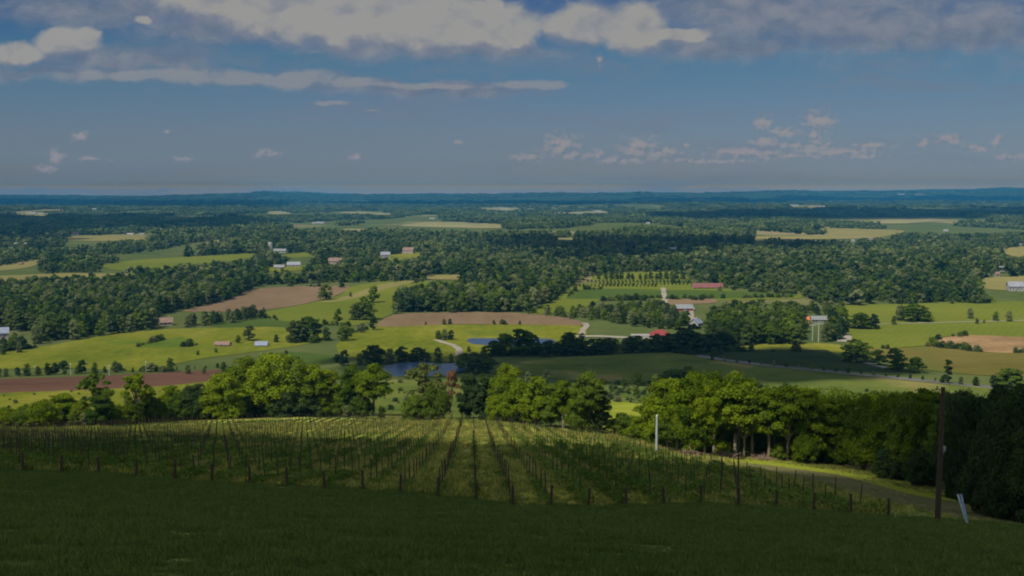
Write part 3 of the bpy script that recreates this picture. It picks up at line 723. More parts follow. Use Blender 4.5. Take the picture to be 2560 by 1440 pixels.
# far houses, too small to show their parts
FAR = [(50,614,40,8,'white','paleroof','row of white far houses at the left edge'),(86,612,14,6,'cream','greyroof','cream far house right of the white left row'),
 (188,588,26,9,'cream','fadedred','far manor with a reddish roof on the left field'),(140,590,14,5,'white','greyroof','small white far house left of the reddish manor'),
 (325,588,20,6,'white','paleroof','left one of two white far buildings on the left field'),(354,588,14,5,'white','greyroof','right one of two white far buildings on the left field'),
 (50,662,12,7,'redwall','brownroof','small red far house at the left edge field'),(477,585,10,4,'white','paleroof','small white far building left of the hazy woods gap'),
 (514,590,14,5,'cream','paleroof','pale far barn in the left middle woods'),(800,559,26,5,'white','paleroof','white far building in the hazy left middle'),
 (784,560,10,5,'white','greyroof','small far house beside the hazy white building'),(77,535,30,5,'cream','paleroof','far pale warehouse in the left distance'),
 (100,536,20,4,'white','paleroof','far white warehouse right of the pale left one'),(151,530,12,6,'white','fadedred','far pink roofed block in the left distance'),
 (235,524,30,3.5,'white','paleroof','thin far white building in the left distance'),(269,529,12,5,'white','paleroof','far white house in the blue left woods'),
 (1403,655,12,5,'white','paleroof','small white house in the dark centre woods'),(1418,648,10,10,'cream','blueroof','blue grey house beside the white one in dark woods'),
 (1542,630,9,11,'white','greyroof','narrow white house in the dark woods right of centre'),(1682,628,24,11,'cream','blueroof','wide blue grey house in the dark woods'),
 (1426,586,8,7,'white','greyroof','small white house above the dark centre woods'),(1297,541,6,5,'white','paleroof','tiny white house in the hazy centre'),
 (1273,548,10,4,'white','paleroof','tiny white barn left in the hazy centre'),(1080,548,16,4,'white','paleroof','white far barn left of the long hay field'),
 (1140,549,18,3.5,'white','greyroof','grey roofed far barn above the long hay field'),(1400,534,26,4,'white','paleroof','white far building in the pale centre fields'),
 (1445,537,18,4,'cream','paleroof','cream far building in the pale centre fields'),(1495,531,24,5,'cream','paleroof','wide far building in the pale right centre fields'),
 (1263,524,22,3.5,'white','paleroof','white far building under the centre horizon'),(1986,515,26,4,'white','paleroof','white far buildings under the right horizon'),
 (2056,518,12,4,'cream','paleroof','cream far house under the right horizon'),(2254,487,22,3,'white','paleroof','white far buildings on the right ridge'),
 (2300,487,28,3,'white','fadedred','pinkish far buildings on the right ridge'),(2133,604,10,6,'white','greyroof','white house left of the tan hay fields edge'),
 (2177,599,12,6,'cream','brownroof','brown roofed house below the tan hay fields'),(2365,579,14,6,'white','paleroof','white far house in the right woods, upper one'),
 (2350,596,22,6,'white','greyroof','grey roofed far houses in the right woods'),(2376,594,12,6,'cream','greyroof','cream far house beside the grey roofed ones'),
 (2385,616,12,5,'white','paleroof','small white far barn in the right woods'),(2503,618,10,6,'white','greyroof','white house left of the far right tan field'),
 (2553,614,14,6,'white','greyroof','white house at the far right tan field'),(1488,482,8,3,'white','paleroof','tiny white block on the centre horizon'),
 (620,541,12,4,'white','paleroof','far white barn in the dim blue left woods'),(560,600,10,5,'cream','brownroof','brown far cottage in the left middle woods'),
 (1620,560,12,5,'white','paleroof','white far house right of the hazy centre'),(1750,575,10,5,'cream','greyroof','cream far house in the hazy right woods')]
for px, py, w, h, wl, rf, lab in FAR:
    wl = {'white': 'farwall', 'cream': 'farwall'}.get(wl, wl); rf = 'farroof' if rf == 'paleroof' else rf
    house(px, py, w*.8, h*.85, wl, rf, lab, 'house' if w < 22 else 'building', parts=False, name='house' if w < 22 else 'building', roofk=.4)

# ------------------------------------------------------------------ trees: list every one, then split
TREES = []      # px, base y, X, Y, Z, height m, width factor, kind, leaf, bark, group key
def add_tree(px, by, ty, kind, leaf, grp, wpx=None, pt=None, note=None):
    p = g1(px, by) if pt is None else pt
    dist = p[1]*cp - (p[2]-CAMZ)*sp
    ht = (by-ty)*dist/F
    cm, tm, H0, R0 = PROTO[kind][0]
    sw = (wpx*dist/F/2)/R0*(1.28 if kind.startswith('mid') else 1.08) if wpx else ht/H0*(.92+.2*random.random())
    TREES.append(dict(px=px, by=by, p=p, sz=ht/H0, sw=sw, kind=kind, leaf=leaf, grp=grp, hp=(by-ty), note=note))
GROUPS = {
 'left': ('trees along the lower left edge of the vineyard', 'tree along the lower left vineyard edge'),
 'mass': ('trees of the tall left grove below the vineyard', 'tree of the tall left grove below the vineyard'),
 'centre': ('trees below the middle of the vineyard', 'tree in the centre clump below the vine rows'),
 'right': ('trees of the sunlit wood beside the track', 'tree along the sunlit wood beside the grass track'),
 'shade': ('dark trees at the right edge', 'dark tree behind the utility pole at the right edge'),
 'pondrow': ('dark round trees around the lower pond', 'dark round tree in the row behind the lower pond'),
 'pondtop': ('trees around the upper pond', 'tree beside the upper pond'),
 'hedge': ('dark hedge trees in front of the pavilion', 'dark tree in the hedge row in front of the pavilion'),
 'roadside': ('trees along the valley road', 'tree along the valley road at right'),
 'meadowtrees': ('round trees in the right meadow', 'round tree in the wide right meadow'),
 'midfield': ('scattered trees in the middle fields', 'scattered tree among the middle fields'),
 'lefthedge': ('bushes of the hedge behind the red soil strip', 'bush in the hedge behind the red soil strip'),
 'behind': ('trees behind the right sunlit wood', 'tree standing behind the centre and right trees'),
 'shrubs': ('shrubs at the foot of the near trees', 'low shrub at the foot of the near trees'),
 'leftwood': ('trees of the left wood', 'tree in the left wood above the broad meadow'),
 'grove': ('trees of the farm grove', 'tree in the grove around the white farm building'),
 'midwood': ('trees of the middle grove', 'tree in the grove above the long brown field'),
 'farmshrubs': ('shrubs around the red barn', 'low tree around the red walled barn'),
}
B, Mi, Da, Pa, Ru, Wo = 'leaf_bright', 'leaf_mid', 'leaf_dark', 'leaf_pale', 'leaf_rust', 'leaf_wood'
for t in [(15,1068,1018,'bush',B,70),(62,1070,1012,'bush',Mi,60),(104,1070,1000,'bush',B,90),(158,1064,982,'tall',B,80),(205,1064,1000,'bush',B,56),(240,1064,928,'sparse',Mi,82),(252,1066,985,'tall',Mi,70),(300,1064,1010,'bush',B,66),
          (343,1060,926,'sparse',B,86),(372,1056,972,'tall',B,64),(330,1062,1005,'bush',B,60),(392,1055,1000,'bush',B,70)]:
    add_tree(t[0], t[1], t[2], t[3], t[4], 'left', t[5])
for t in [(430,1050,962,'tall',B,76),(450,1052,980,'bush',Mi,84),(492,1050,958,'broad',Da,96),(540,1048,962,'bush',Da,80),(562,1048,925,'broad',B,110),(618,1043,890,'broad',B,120),(648,1041,905,'stem',B,100),(690,1042,874,'broad',B,140),
          (738,1040,890,'broad',Mi,110),(778,1040,903,'broad',B,110),(820,1040,920,'tall',B,84),(600,1046,975,'bush',Mi,90),(720,1042,965,'bush',Da,90),(670,1043,960,'bush',Mi,80),(845,1039,958,'tall',B,66),(882,1040,912,'stem',B,74),(934,1040,908,'stem',B,92),(905,1042,985,'bush',Mi,60),(455,1052,1000,'bush',B,70),(510,1050,985,'bush',Mi,84),(570,1048,990,'bush',B,80),(640,1044,985,'bush',Da,80),(700,1042,990,'bush',Mi,84),(760,1041,975,'bush',Da,90),(800,1041,985,'bush',B,76),(860,1040,990,'bush',Mi,70)]:
    add_tree(t[0], t[1], t[2], t[3], t[4], 'mass', t[5])  # dark-leaved bushes at the foot also darken the lower grove like shade
for t in [(1062,1048,904,'sparse',Pa,104),(1085,1050,960,'bush',Mi,80),(1040,1050,985,'bush',Mi,70),(1130,1040,918,'sparse',Ru,34),(1172,1046,930,'tall',Da,62),(1212,1050,932,'tall',Da,74),(1270,1052,908,'broad',B,104),(1300,1058,950,'bush',B,90),(1248,1054,985,'bush',B,70),
          (1342,1066,938,'tall',B,84),(1375,1068,955,'tall',Mi,70),(1408,1072,950,'stem',B,70),(1440,1076,966,'tall',B,66),(1470,1082,928,'stem',Mi,88),(1500,1084,962,'tall',Da,56),(1455,1080,1010,'bush',Mi,64)]:
    add_tree(t[0], t[1], t[2], t[3], t[4], 'centre', t[5])
for t in [(1560,1090,1032,'bush',Mi,84),(1625,1106,985,'tall',B,76),(1600,1100,1040,'bush',B,70),(1652,1126,942,'tall',B,90),(1692,1132,945,'stem',B,90),(1738,1138,924,'broad',B,116),(1785,1140,930,'stem',B,100),(1838,1144,928,'stem',B,120),(1880,1146,948,'stem',Mi,96),
          (1922,1150,966,'stem',B,96),(1968,1154,962,'stem',B,100),(2016,1158,968,'tall',B,100),(2068,1162,985,'tall',B,94),(2112,1166,985,'tall',B,88),(2158,1170,1058,'bush',B,110),(2100,1166,1070,'bush',B,80),(2162,1178,985,'broad',B,104),(2212,1190,982,'broad',B,110),
          (2262,1202,985,'broad',Mi,104),(2308,1212,990,'broad',B,104),(2346,1222,1005,'tall',Mi,80),(2010,1160,1085,'bush',B,66),(2230,1200,1110,'bush',Da,90),(2300,1220,1120,'bush',Da,80),(1668,1130,1040,'stem',Mi,60),(1760,1141,960,'stem',B,70),(1860,1146,975,'stem',Mi,70)]:
    add_tree(t[0], t[1], t[2], t[3], t[4], 'right', t[5])
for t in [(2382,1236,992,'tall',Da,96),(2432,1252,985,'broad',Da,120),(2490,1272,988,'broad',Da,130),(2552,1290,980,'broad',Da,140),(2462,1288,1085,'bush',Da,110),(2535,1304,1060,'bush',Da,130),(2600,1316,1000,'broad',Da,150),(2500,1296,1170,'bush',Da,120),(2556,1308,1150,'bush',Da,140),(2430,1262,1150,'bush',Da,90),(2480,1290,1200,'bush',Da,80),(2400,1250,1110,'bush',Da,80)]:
    add_tree(t[0], t[1], t[2], t[3], t[4], 'shade', t[5])  # these stand in cloud shade; the dark leaf colour adds to that shade
for k in range(16):
    px = 1650 + k*30 + random.uniform(-10, 10); by = float(np.interp(px, [1650, 1800, 2080, 2330], [1122, 1140, 1158, 1214]))
    q = g1(px, by); X, Y = q[0]*1.03, q[1]*1.03; pt = np.array([X, Y, height(X, Y)]); x2, y2 = project(X, Y, pt[2])
    add_tree(float(x2), float(y2), float(y2) - random.uniform(72, 112), 'bush', random.choice([Da, Mi, Mi]), 'behind', random.uniform(60, 90), pt)
# second rank behind the right wood and elsewhere on the far side of the crest
for k in range(26):
    px = 1660 + k*36 + random.uniform(-12, 12)
    by = float(vtop(px)) if px < 1800 else float(np.interp(px, [1800, 2080, 2330, 2560], [1140, 1158, 1214, 1285]))
    q = g1(px, by); f = 1.14 + random.uniform(0, .14) if px < 2330 else 1.25
    X, Y = q[0]*f, q[1]*f; pt = np.array([X, Y, height(X, Y)])
    x2, y2 = project(X, Y, pt[2]); dist = Y*cp - (pt[2]-CAMZ)*sp
    add_tree(float(x2), float(y2), float(y2) - random.uniform(13.5, 16.5)*F/dist, random.choice(['broad', 'tall']), B if px < 2340 and random.random() < .7 else Mi if px < 2340 else Da, 'behind', None, pt)  # leaf colour darkens at the shaded right end
for t in [(1592,965,930,'mid',Mi,60),(1560,968,945,'midbush',Mi,50),(1720,955,914,'midtall',Pa,44),(1680,962,922,'mid',Mi,54),(1640,972,935,'midbush',Mi,60),(1320,960,930,'mid',Mi,50),(1365,962,925,'mid',Mi,46)]:
    add_tree(t[0], t[1], t[2], t[3], t[4], 'behind', t[5])
for k in range(15):
    px = 4 + k*22 + random.uniform(-8, 8); by = 1069 - k*.4
    add_tree(px, by, by - random.uniform(22, 46), 'bush', random.choice([B, B, Mi, Da]), 'shrubs', random.uniform(44, 74))
for k in range(20):
    px = 1660 + k*36 + random.uniform(-12, 12)
    if 1690 < px < 1990 and k % 2: continue
    by = float(np.interp(px, [1650, 1800, 2080, 2330, 2440], [1124, 1141, 1161, 1216, 1246]))
    add_tree(px, by, by - random.uniform(18, 44), 'bush', B if px < 2150 and random.random() < .6 else Mi if px < 2250 else Da, 'shrubs', random.uniform(40, 70))
for k in range(34):     # low shrubs at the crest, between vineyard and trees
    px = 10 + k*43 + random.uniform(-14, 14)
    if 1120 < px < 1165: continue
    by = float(vtop(px)) + random.uniform(-3, 1)
    add_tree(px, by, by - random.uniform(12, 30), 'bush', random.choice([B, B, Mi]), 'shrubs', random.uniform(34, 70))
for t in [(862,914,876,'mid',Da,34),(898,912,885,'midbush',Da,36),(936,911,862,'mid',Da,54),(975,909,872,'mid',Da,34),(1007,910,866,'midtall',Da,36),(1045,908,866,'mid',Da,40),(1070,907,882,'midbush',Da,36),(1095,906,870,'mid',Mi,46),(1128,908,885,'midbush',Da,40),(1152,925,886,'mid',Da,40),(1202,935,884,'mid',Da,70),(1180,930,895,'midbush',Da,50),(1225,925,895,'midbush',Da,50)]:
    add_tree(t[0], t[1], t[2], t[3], t[4], 'pondrow', t[5])
for t in [(1268,888,832,'mid',Mi,56),(1303,890,820,'midtall',Mi,62),(1240,890,850,'mid',Mi,50),(1330,888,832,'mid',Mi,40),(1112,850,824,'midbush',Mi,44),(1096,850,827,'midbush',Mi,30),(1128,850,826,'midbush',Mi,30),(1210,886,866,'midbush',Pa,40),(1172,880,866,'midbush',Pa,22)]:
    add_tree(t[0], t[1], t[2], t[3], t[4], 'pondtop', t[5])
for k in range(26):
    px = 1375 + k*18.5 + random.uniform(-6, 6); by = 892 - (px-1375)*.045
    add_tree(px, by, by - random.uniform(34, 48), random.choice(['mid', 'midtall', 'mid']), Da, 'hedge', random.uniform(34, 46))
for t in [(1425,884,830,'mid',Da,56),(1706,882,814,'midtall',Da,54),(1736,886,810,'midtall',Da,54),(1770,880,834,'mid',Da,54),(1812,874,830,'mid',Da,46)]:
    add_tree(t[0], t[1], t[2], t[3], t[4], 'hedge', t[5])
for t in [(2140,905,848,'mid',Mi,66),(2118,900,862,'midbush',Mi,34),(2197,914,874,'midtall',Mi,34),(2240,926,868,'mid',Mi,44),(2290,932,892,'midbush',Mi,42),(2370,960,893,'midcone',Da,26),(2520,970,918,'mid',Mi,66),(2484,970,940,'midbush',Mi,44),(2440,966,942,'midbush',Mi,40),(2402,962,942,'midbush',Mi,40),(2355,958,940,'midbush',Mi,36),(2550,972,940,'midbush',Mi,40)]:
    add_tree(t[0], t[1], t[2], t[3], t[4], 'roadside', t[5])
for k in range(20):
    px = 1780 + k*31; by = 901 + (px-1780)*.094
    add_tree(px, by, by - random.uniform(9, 16), 'midbush', random.choice([Da, Mi]), 'roadside', random.uniform(22, 34))
for t in [(2150,822,780,'mid',Mi,48),(2184,823,786,'mid',Mi,44),(2250,802,764,'mid',Mi,56),(2290,803,760,'mid',Mi,64),(2235,812,790,'midbush',Mi,30),(2425,797,771,'midbush',Mi,28),(2442,810,796,'midbush',Mi,24),(2460,808,798,'midbush',Mi,14),(2490,803,778,'midbush',Mi,28),(2522,804,778,'midbush',Mi,26)]:
    add_tree(t[0], t[1], t[2], t[3], t[4], 'meadowtrees', t[5])
for t in [(813,750,708,'midtall',Mi,28),(856,720,699,'midtall',Mi,12),(558,752,736,'midbush',Da,18),(935,757,714,'midtall',Mi,26),(845,810,770,'midtall',Mi,20),(892,800,755,'mid',Pa,36),(912,800,742,'mid',Mi,40),(932,826,784,'midcone',Da,24),(906,832,808,'midtall',Mi,14),(862,852,812,'mid',Mi,32),(772,852,788,'mid',Mi,56),(738,856,800,'mid',Pa,44),
          (815,852,818,'mid',Pa,30),(622,852,812,'midtall',Pa,28),(595,858,838,'midbush',Pa,40),(690,856,836,'midbush',Mi,34),(1125,812,797,'midbush',Mi,14),(1110,812,797,'midbush',Mi,12),(1235,812,800,'midbush',Pa,26),(1065,812,804,'midbush',Pa,30),(1300,812,802,'midbush',Pa,30),(876,742,730,'midbush',Mi,18),(425,930,895,'mid',Mi,36),(470,935,912,'midbush',Mi,30),
          (560,930,905,'midbush',Mi,30),(510,935,918,'midbush',Mi,24),(715,892,876,'midbush',Da,24),(495,888,876,'midbush',Mi,30),(540,882,870,'midbush',Mi,24),(640,790,772,'midbush',Mi,20),(660,782,768,'midbush',Mi,18)]:
    add_tree(t[0], t[1], t[2], t[3], t[4], 'midfield', t[5])
for k in range(13):
    px = -5 + k*24 + random.uniform(-6, 6); by = 943 - k*1.0
    add_tree(px, by, by - random.uniform(16, 34), 'midbush', random.choice([Da, Mi, Mi]), 'lefthedge', random.uniform(34, 52))
for k in range(9):
    px = 330 + k*26 + random.uniform(-8, 8); by = 930 - k*1.2
    add_tree(px, by, by - random.uniform(7, 16), 'midbush', Mi, 'lefthedge', random.uniform(26, 40))
def fill_poly(pts, grp, step, hrange, kinds, leaf, keep=1.0):
    """fill a ground region seen in the photo with trees about step metres apart"""
    Pp = np.array(pts, float); G = ground(Pp[:, 0], Pp[:, 1])[:, :2]
    x0, y0 = G.min(0); x1, y1 = G.max(0)
    xs, ys = np.meshgrid(np.arange(x0, x1, step), np.arange(y0, y1, step*1.15))
    xs = xs.ravel() + rng.uniform(-.4, .4, xs.size)*step; ys = ys.ravel() + rng.uniform(-.4, .4, ys.size)*step
    m = in_poly(G, xs, ys) & (rng.random(xs.size) < keep)
    for x, y in zip(xs[m], ys[m]):
        if any((x-a)**2 + (y-b)**2 < r*r for a, b, r in OCC): continue
        z = float(height(x, y)); px, py = project(x, y, z); dist = y*cp-(z-CAMZ)*sp
        ht = random.uniform(*hrange)*F/dist
        if any(a-7 < px < c+7 and py > b and py-ht < d_ for a, b, c, d_ in SEEN): continue
        add_tree(float(px), float(py), float(py)-ht, random.choice(kinds), random.choice(leaf), grp, None, np.array([x, y, z]))
fill_poly([(-60,735),(150,722),(400,712),(620,700),(650,715),(560,752),(440,778),(400,800),(435,812),(400,824),(300,834),(190,850),(60,864),(100,845),(60,828),(-60,835)], 'leftwood', 9.0, (10, 16), ['mid', 'midtall', 'mid'], [Wo, Wo, Mi])
fill_poly([(430,820),(520,804),(655,788),(660,796),(560,812),(440,824)], 'leftwood', 9, (7, 10), ['mid', 'midbush'], [Mi, Wo])
fill_poly([(10,862),(70,850),(60,880),(0,890)], 'leftwood', 8, (5, 9), ['midbush'], [Wo, Da])
fill_poly([(990,782),(980,765),(1050,745),(1240,738),(1400,712),(1412,730),(1340,775),(1240,782)], 'midwood', 9, (12, 18), ['mid', 'midtall'], [Wo, Wo, Mi])
fill_poly([(1780,865),(1775,810),(1850,795),(1990,788),(2030,815),(2110,800),(2105,852),(1960,864)], 'grove', 8.5, (11, 17), ['mid', 'midtall'], [Wo, Mi, Mi])
fill_poly([(1840,790),(1900,775),(2060,775),(2085,790),(1990,786)], 'grove', 10, (6, 9), ['midbush'], [Pa, Wo])
fill_poly([(1490,800),(1480,780),(1650,772),(1685,782),(1725,800),(1700,826),(1620,822),(1560,812)], 'farmshrubs', 7, (6, 10), ['midbush', 'mid'], [Mi, Wo, Pa], .8)
fill_poly([(1330,786),(1420,782),(1480,784),(1490,800),(1440,800)], 'farmshrubs', 6.5, (5, 8), ['midbush'], [Mi, Wo], .8)
fill_poly([(2112,835),(2108,800),(2085,790),(2060,800),(2080,850),(2105,856)], 'grove', 10, (8, 13), ['midtall', 'mid'], [Wo, Mi])

TREES.sort(key=lambda t: -t['hp']*(1.0 if t['grp'] not in ('leftwood', 'midwood', 'grove', 'farmshrubs') else .8))
SOLO, REST = TREES[:300], TREES[300:]
ORD = ['first','second','third','fourth','fifth','sixth','seventh','eighth','ninth','tenth','eleventh','twelfth','thirteenth','fourteenth','fifteenth','sixteenth','seventeenth','eighteenth','nineteenth']
TENS = {2:'twent',3:'thirt',4:'fort',5:'fift',6:'sixt',7:'sevent',8:'eight',9:'ninet'}
def ordinal(n):
    if n < 1: return 'first'
    if n <= 19: return ORD[n-1]
    if n >= 100: return 'hundred and ' + (ordinal(n-100) if n > 100 else 'zeroth')
    t, u = divmod(n, 10)
    return TENS[t] + ('ieth' if u == 0 else 'y-' + ORD[u-1])
LEAFWORD = {B: 'yellow-green', Mi: 'mid-green', Da: 'dark green', Pa: 'pale green', Ru: 'rust brown', Wo: 'deep green'}
SHAPE = {'broad': 'broad', 'tall': 'upright', 'stem': 'bare-stemmed', 'bush': 'bushy', 'sparse': 'thin-crowned', 'mid': 'round', 'midtall': 'upright', 'midbush': 'low', 'midcone': 'pointed'}
bygrp = {}
for t in SOLO: bygrp.setdefault(t['grp'], []).append(t)
for g, L in bygrp.items():
    L.sort(key=lambda t: t['px'])
    gname, noun = GROUPS[g]
    for i, t in enumerate(L):
        cm, tm, H0, R0 = PROTO[t['kind']][random.randrange(len(PROTO[t['kind']]))]
        shrub = 'bush' in t['kind']
        nm = 'shrub' if shrub else 'tree'
        n2 = noun if not shrub else noun.replace('tree', 'shrub')
        lw, shp = LEAFWORD[t['leaf']], SHAPE[t['kind']]
        for a in ('dark ', 'low ', 'round '): n2 = n2[len(a):] if n2.startswith(a) and (a.strip() in lw or a.strip() == shp) else n2
        if t['leaf'] == Ru: lab = 'thin rust brown dying tree beside the gap below the vine rows'
        elif t['kind'] == 'midcone' and g == 'roadside': lab = 'dark pointed tree standing alone beside the valley road above the utility pole'
        else: lab = f'{shp} {lw} {n2}'
        t['draw'] = (cm, tm, nm, lab)
    labs = [t['draw'][3] for t in L]; seen_ = {}
    for i, t in enumerate(L):
        cm, tm, nm, lab = t['draw']; n_ = labs.count(lab); seen_[lab] = k_ = seen_.get(lab, 0) + 1
        if n_ > 1: lab += ', leftmost of these' if k_ == 1 else ', rightmost of these' if k_ == n_ else f', {ordinal(k_)} from left'
        e = link(nm, None, None, t['p'], (0, 0, random.uniform(0, 6.28)), (t['sw'], t['sw'], t['sz']))
        tag(e, lab, nm, gname)
        if g in ('right', 'centre') and t['kind'] == 'stem': pass
        tr = link('trunk', tm, e)
        c = link('crown', cm, e)
        c.material_slots[0].link = 'OBJECT'; c.material_slots[0].material = M[t['leaf']]
# the rest of these woods, one mass per wood
REST_NAME = {'leftwood': ('dense deep green wood above the broad left meadow', 'woodland'), 'midwood': ('thick grove of tall trees above the long brown field', 'woodland'),
             'shrubs': ('leafy undergrowth between the near trees below the vineyard', 'undergrowth'),
             'grove': ('leafy grove around the white farm building', 'woodland'), 'farmshrubs': ('low bushes around the red walled barn', 'shrubbery')}
restg = {}
for t in REST: restg.setdefault(t['grp'] if t['grp'] in REST_NAME else 'farmshrubs', []).append(t)
for g, L in restg.items():
    n = len(L)
    scatter(REST_NAME[g][1], np.array([t['p'] for t in L]), np.array([(t['hp']*(t['p'][1])/F/14*1.05,)*3 for t in L])*np.array([1, 1, 1.0]),
            rng.uniform(0, 6.28, n), rng.integers(0, len(WOOD_NEAR), n), WOOD_NEAR, REST_NAME[g][0], REST_NAME[g][1])
print('TREES', len(TREES), {g: len(v) for g, v in bygrp.items()}, {g: len(v) for g, v in restg.items()})

# wide woods beyond
def clear_mask(px, py, hpx):
    m = np.zeros(px.shape, bool)
    for poly in CLEAR:
        x0, y0 = poly.min(0); x1, y1 = poly.max(0)
        c = (px > x0-4) & (px < x1+4) & (py > y0-2) & (py - hpx < y1+2)
        if not c.any(): continue
        ix = np.where(c)[0]
        for t in (0, .3, .6, .85):
            m[ix] |= in_poly(poly, px[ix], py[ix] - t*hpx[ix])
    return m
def vnoise(x, y, s, seed):
    r = np.random.default_rng(seed); G = r.random((64, 64)); x = x/s; y = y/s
    xi = np.floor(x).astype(int); yi = np.floor(y).astype(int); fx = x-xi; fy = y-yi
    fx = fx*fx*(3-2*fx); fy = fy*fy*(3-2*fy)
    g = lambda a, b: G[a % 64, b % 64]
    return (g(xi, yi)*(1-fx)+g(xi+1, yi)*fx)*(1-fy) + (g(xi, yi+1)*(1-fx)+g(xi+1, yi+1)*fx)*fy
def wide_wood(y0, y1, step, protos, hts, label, thr, seed):
    ys = []; y = y0
    PX = []; 
    xs_all, ys_all = [], []
    while y < y1:
        hw = .53*y + 60
        xs = np.arange(-hw, hw, step); xs_all.append(xs + rng.uniform(-.45, .45, xs.size)*step); ys_all.append(np.full(xs.size, y) + rng.uniform(-.45, .45, xs.size)*step); y += step
    X = np.concatenate(xs_all); Y = np.concatenate(ys_all); Z = height(X, Y)
    px, py = project(X, Y, Z); hp = hts*F/Y
    nz = .6*vnoise(X, Y, 260, seed) + .4*vnoise(X, Y, 90, seed+1)
    if y0 == 1500: nz = .55*vnoise(X, Y/2.2, 300, seed) + .45*vnoise(X, Y/3, 110, seed+1)
    if y0 >= 2500: nz = .55*vnoise(X, Y/2.6, 420, seed) + .45*vnoise(X, Y/4, 170, seed+1)
    ok = (nz > thr) & ~clear_mask(px, py, hp)
    for a, b, r in OCC:
        ok &= (X-a)**2 + (Y-b)**2 > (r+2)**2
    X, Y, Z, nz = X[ok], Y[ok], Z[ok], nz[ok]; n = len(X)
    sc = (.55 + .65*rng.random(n)**1.3)*(.75 + .6*vnoise(X, Y, 150, seed+2))
    sw = sc*(.9 + .3*rng.random(n))
    print('WOOD', label, n)
    scatter('woodland', np.stack([X, Y, Z-.5], -1), np.stack([sw, sw, sc], -1), rng.uniform(0, 6.28, n), rng.integers(0, len(protos), n), protos, label, 'woodland')
wide_wood(905, 1500, 10.5, WOOD, 14, 'continuous woods on the near side of the middle valley', .26, 21)
wide_wood(1500, 2500, 12.0, WOOD_FAR, 14, 'mixed woods filling the middle distance around the hamlets', .36, 31)
wide_wood(2500, 6000, 36, CLUMP, 13, 'hazy far woods in broken bands behind the hamlets', .43, 41)
wide_wood(6000, 15500, 72, CLUMP, 13, 'blue far off woods stretching to the horizon ridge', .42, 51)
# scrub along the field edges
sc_p = []
for poly in CLEAR:
    if len(poly) < 5 or poly[:, 1].max() > 940 or poly[:, 1].min() < 640: continue
    P2 = np.vstack([poly, poly[:1]])
    for a, b2 in zip(P2[:-1], P2[1:]):
        L_ = np.hypot(*(b2-a)); 
        if L_ < 20 or random.random() < .55: continue
        for t in np.arange(0, 1, 5.5/L_):
            if vnoise(np.array([a[0]+t*L_]), np.array([a[1]*9.]), 30, 3)[0] < .58: continue
            x, y_ = a + (b2-a)*t
            if not (0 < x < 2560) or y_ < 650: continue
            sc_p.append(g1(x + random.gauss(0, 2), y_ + random.gauss(0, .8)))
sc_p = np.array([p for p in sc_p if all((p[0]-a)**2 + (p[1]-b)**2 > (r+4)**2 for a, b, r in OCC)]); n = len(sc_p)
print('SCRUB', n)
sq_ = .10 + .28*rng.random(n)**1.6
scatter('scrub', sc_p, np.stack([sq_*1.7, sq_*1.7, sq_], -1), rng.uniform(0, 6.28, n), rng.integers(0, 4, n), WOOD_NEAR, 'scattered scrub and small bushes along the field edges', 'scrub')
# overgrown pasture behind the right wood
sh_ = []
for poly, cnt in (([(1480,958),(1700,955),(1780,985),(1700,1012),(1500,1004)], 170), ([(1640,980),(1900,965),(2300,985),(2600,1000),(2600,1025),(1700,1010)], 230), ([(950,955),(1140,952),(1150,1035),(930,1035)], 26), ([(0,985),(420,968),(540,960),(540,1030),(0,1030)], 30)):
    poly = np.array(poly, float); x0, y0 = poly.min(0); x1, y1 = poly.max(0); k_ = 0
    while k_ < cnt:
        a, b2 = random.uniform(x0, x1), random.uniform(y0, y1)
        if in_poly(poly, np.array([a]), np.array([b2]))[0]: sh_.append(g1(a, b2)); k_ += 1
sh_ = np.array(sh_); n = len(sh_); sq_ = .05 + .15*rng.random(n)**2
scatter('shrubbery', sh_, np.stack([sq_*2.0, sq_*2.0, sq_], -1), rng.uniform(0, 6.28, n), rng.integers(0, 4, n), WOOD_NEAR, 'low shrubs overgrowing the pastures behind the near trees', 'shrubbery')
# orchard rows
pts = []
for r0, (xa, xb, yy) in enumerate([(1440,1640,717),(1500,1720,712),(1470,1700,706)]):
    pts += [g1(x, yy+random.uniform(-.6, .6)) for x in np.arange(xa, xb, 9.5)]
for x in np.arange(1500, 1720, 14): pts.append(g1(x+random.uniform(-4, 4), 699))
pts = np.array(pts); n = len(pts)
scatter('orchard', pts, np.where(np.arange(n) > n-17, .62, .24)*(.8+.4*rng.random(n)), rng.uniform(0, 6.28, n), rng.integers(0, 4, n), WOOD_NEAR, 'rows of small dark orchard trees above the row crop', 'orchard')

# ------------------------------------------------------------------ vineyard
ROW0, SPC, DRIFT, START = -2.81, 2.9, -.036, 83.0
rows = {}
posts = []
end_mesh = []
for i in range(4):
    mb = MB(); mb.tube([(0,0,-.5),(.02*(i-1.5),.01,.7),(.035*(i-1.5),.0,1.62)], [.115, .11, .10], 9); end_mesh.append(mb.mesh('end_post', M['post']))
slim_mesh = []
for i in range(4):
    mb = MB(); mb.tube([(0,0,-.5),(.015*(i-1.5),.02,1.0),(.05*(i-1.5),.0,2.3)], [.058, .055, .050], 6); slim_mesh.append(mb.mesh('trellis_post', M['postslim']))
for k in range(-46, 12):
    dd = np.arange(START, 330, .25); X = ROW0 + SPC*k + DRIFT*(dd-START); Z = height(X, dd)
    px, py = project(X, dd, Z)
    okv = py > vtop(px) + 1
    end = dd[np.argmax(~okv)] if (~okv).any() else 330
    rows[k] = end
    for j, d in enumerate(np.arange(START, end-.5, 6.2)):
        x = ROW0 + SPC*k + DRIFT*(d-START); z = float(height(x, d)); a, b = project(x, d, z)
        if -20 < a < 2580: posts.append((d, k, j, x, z))
posts.sort()
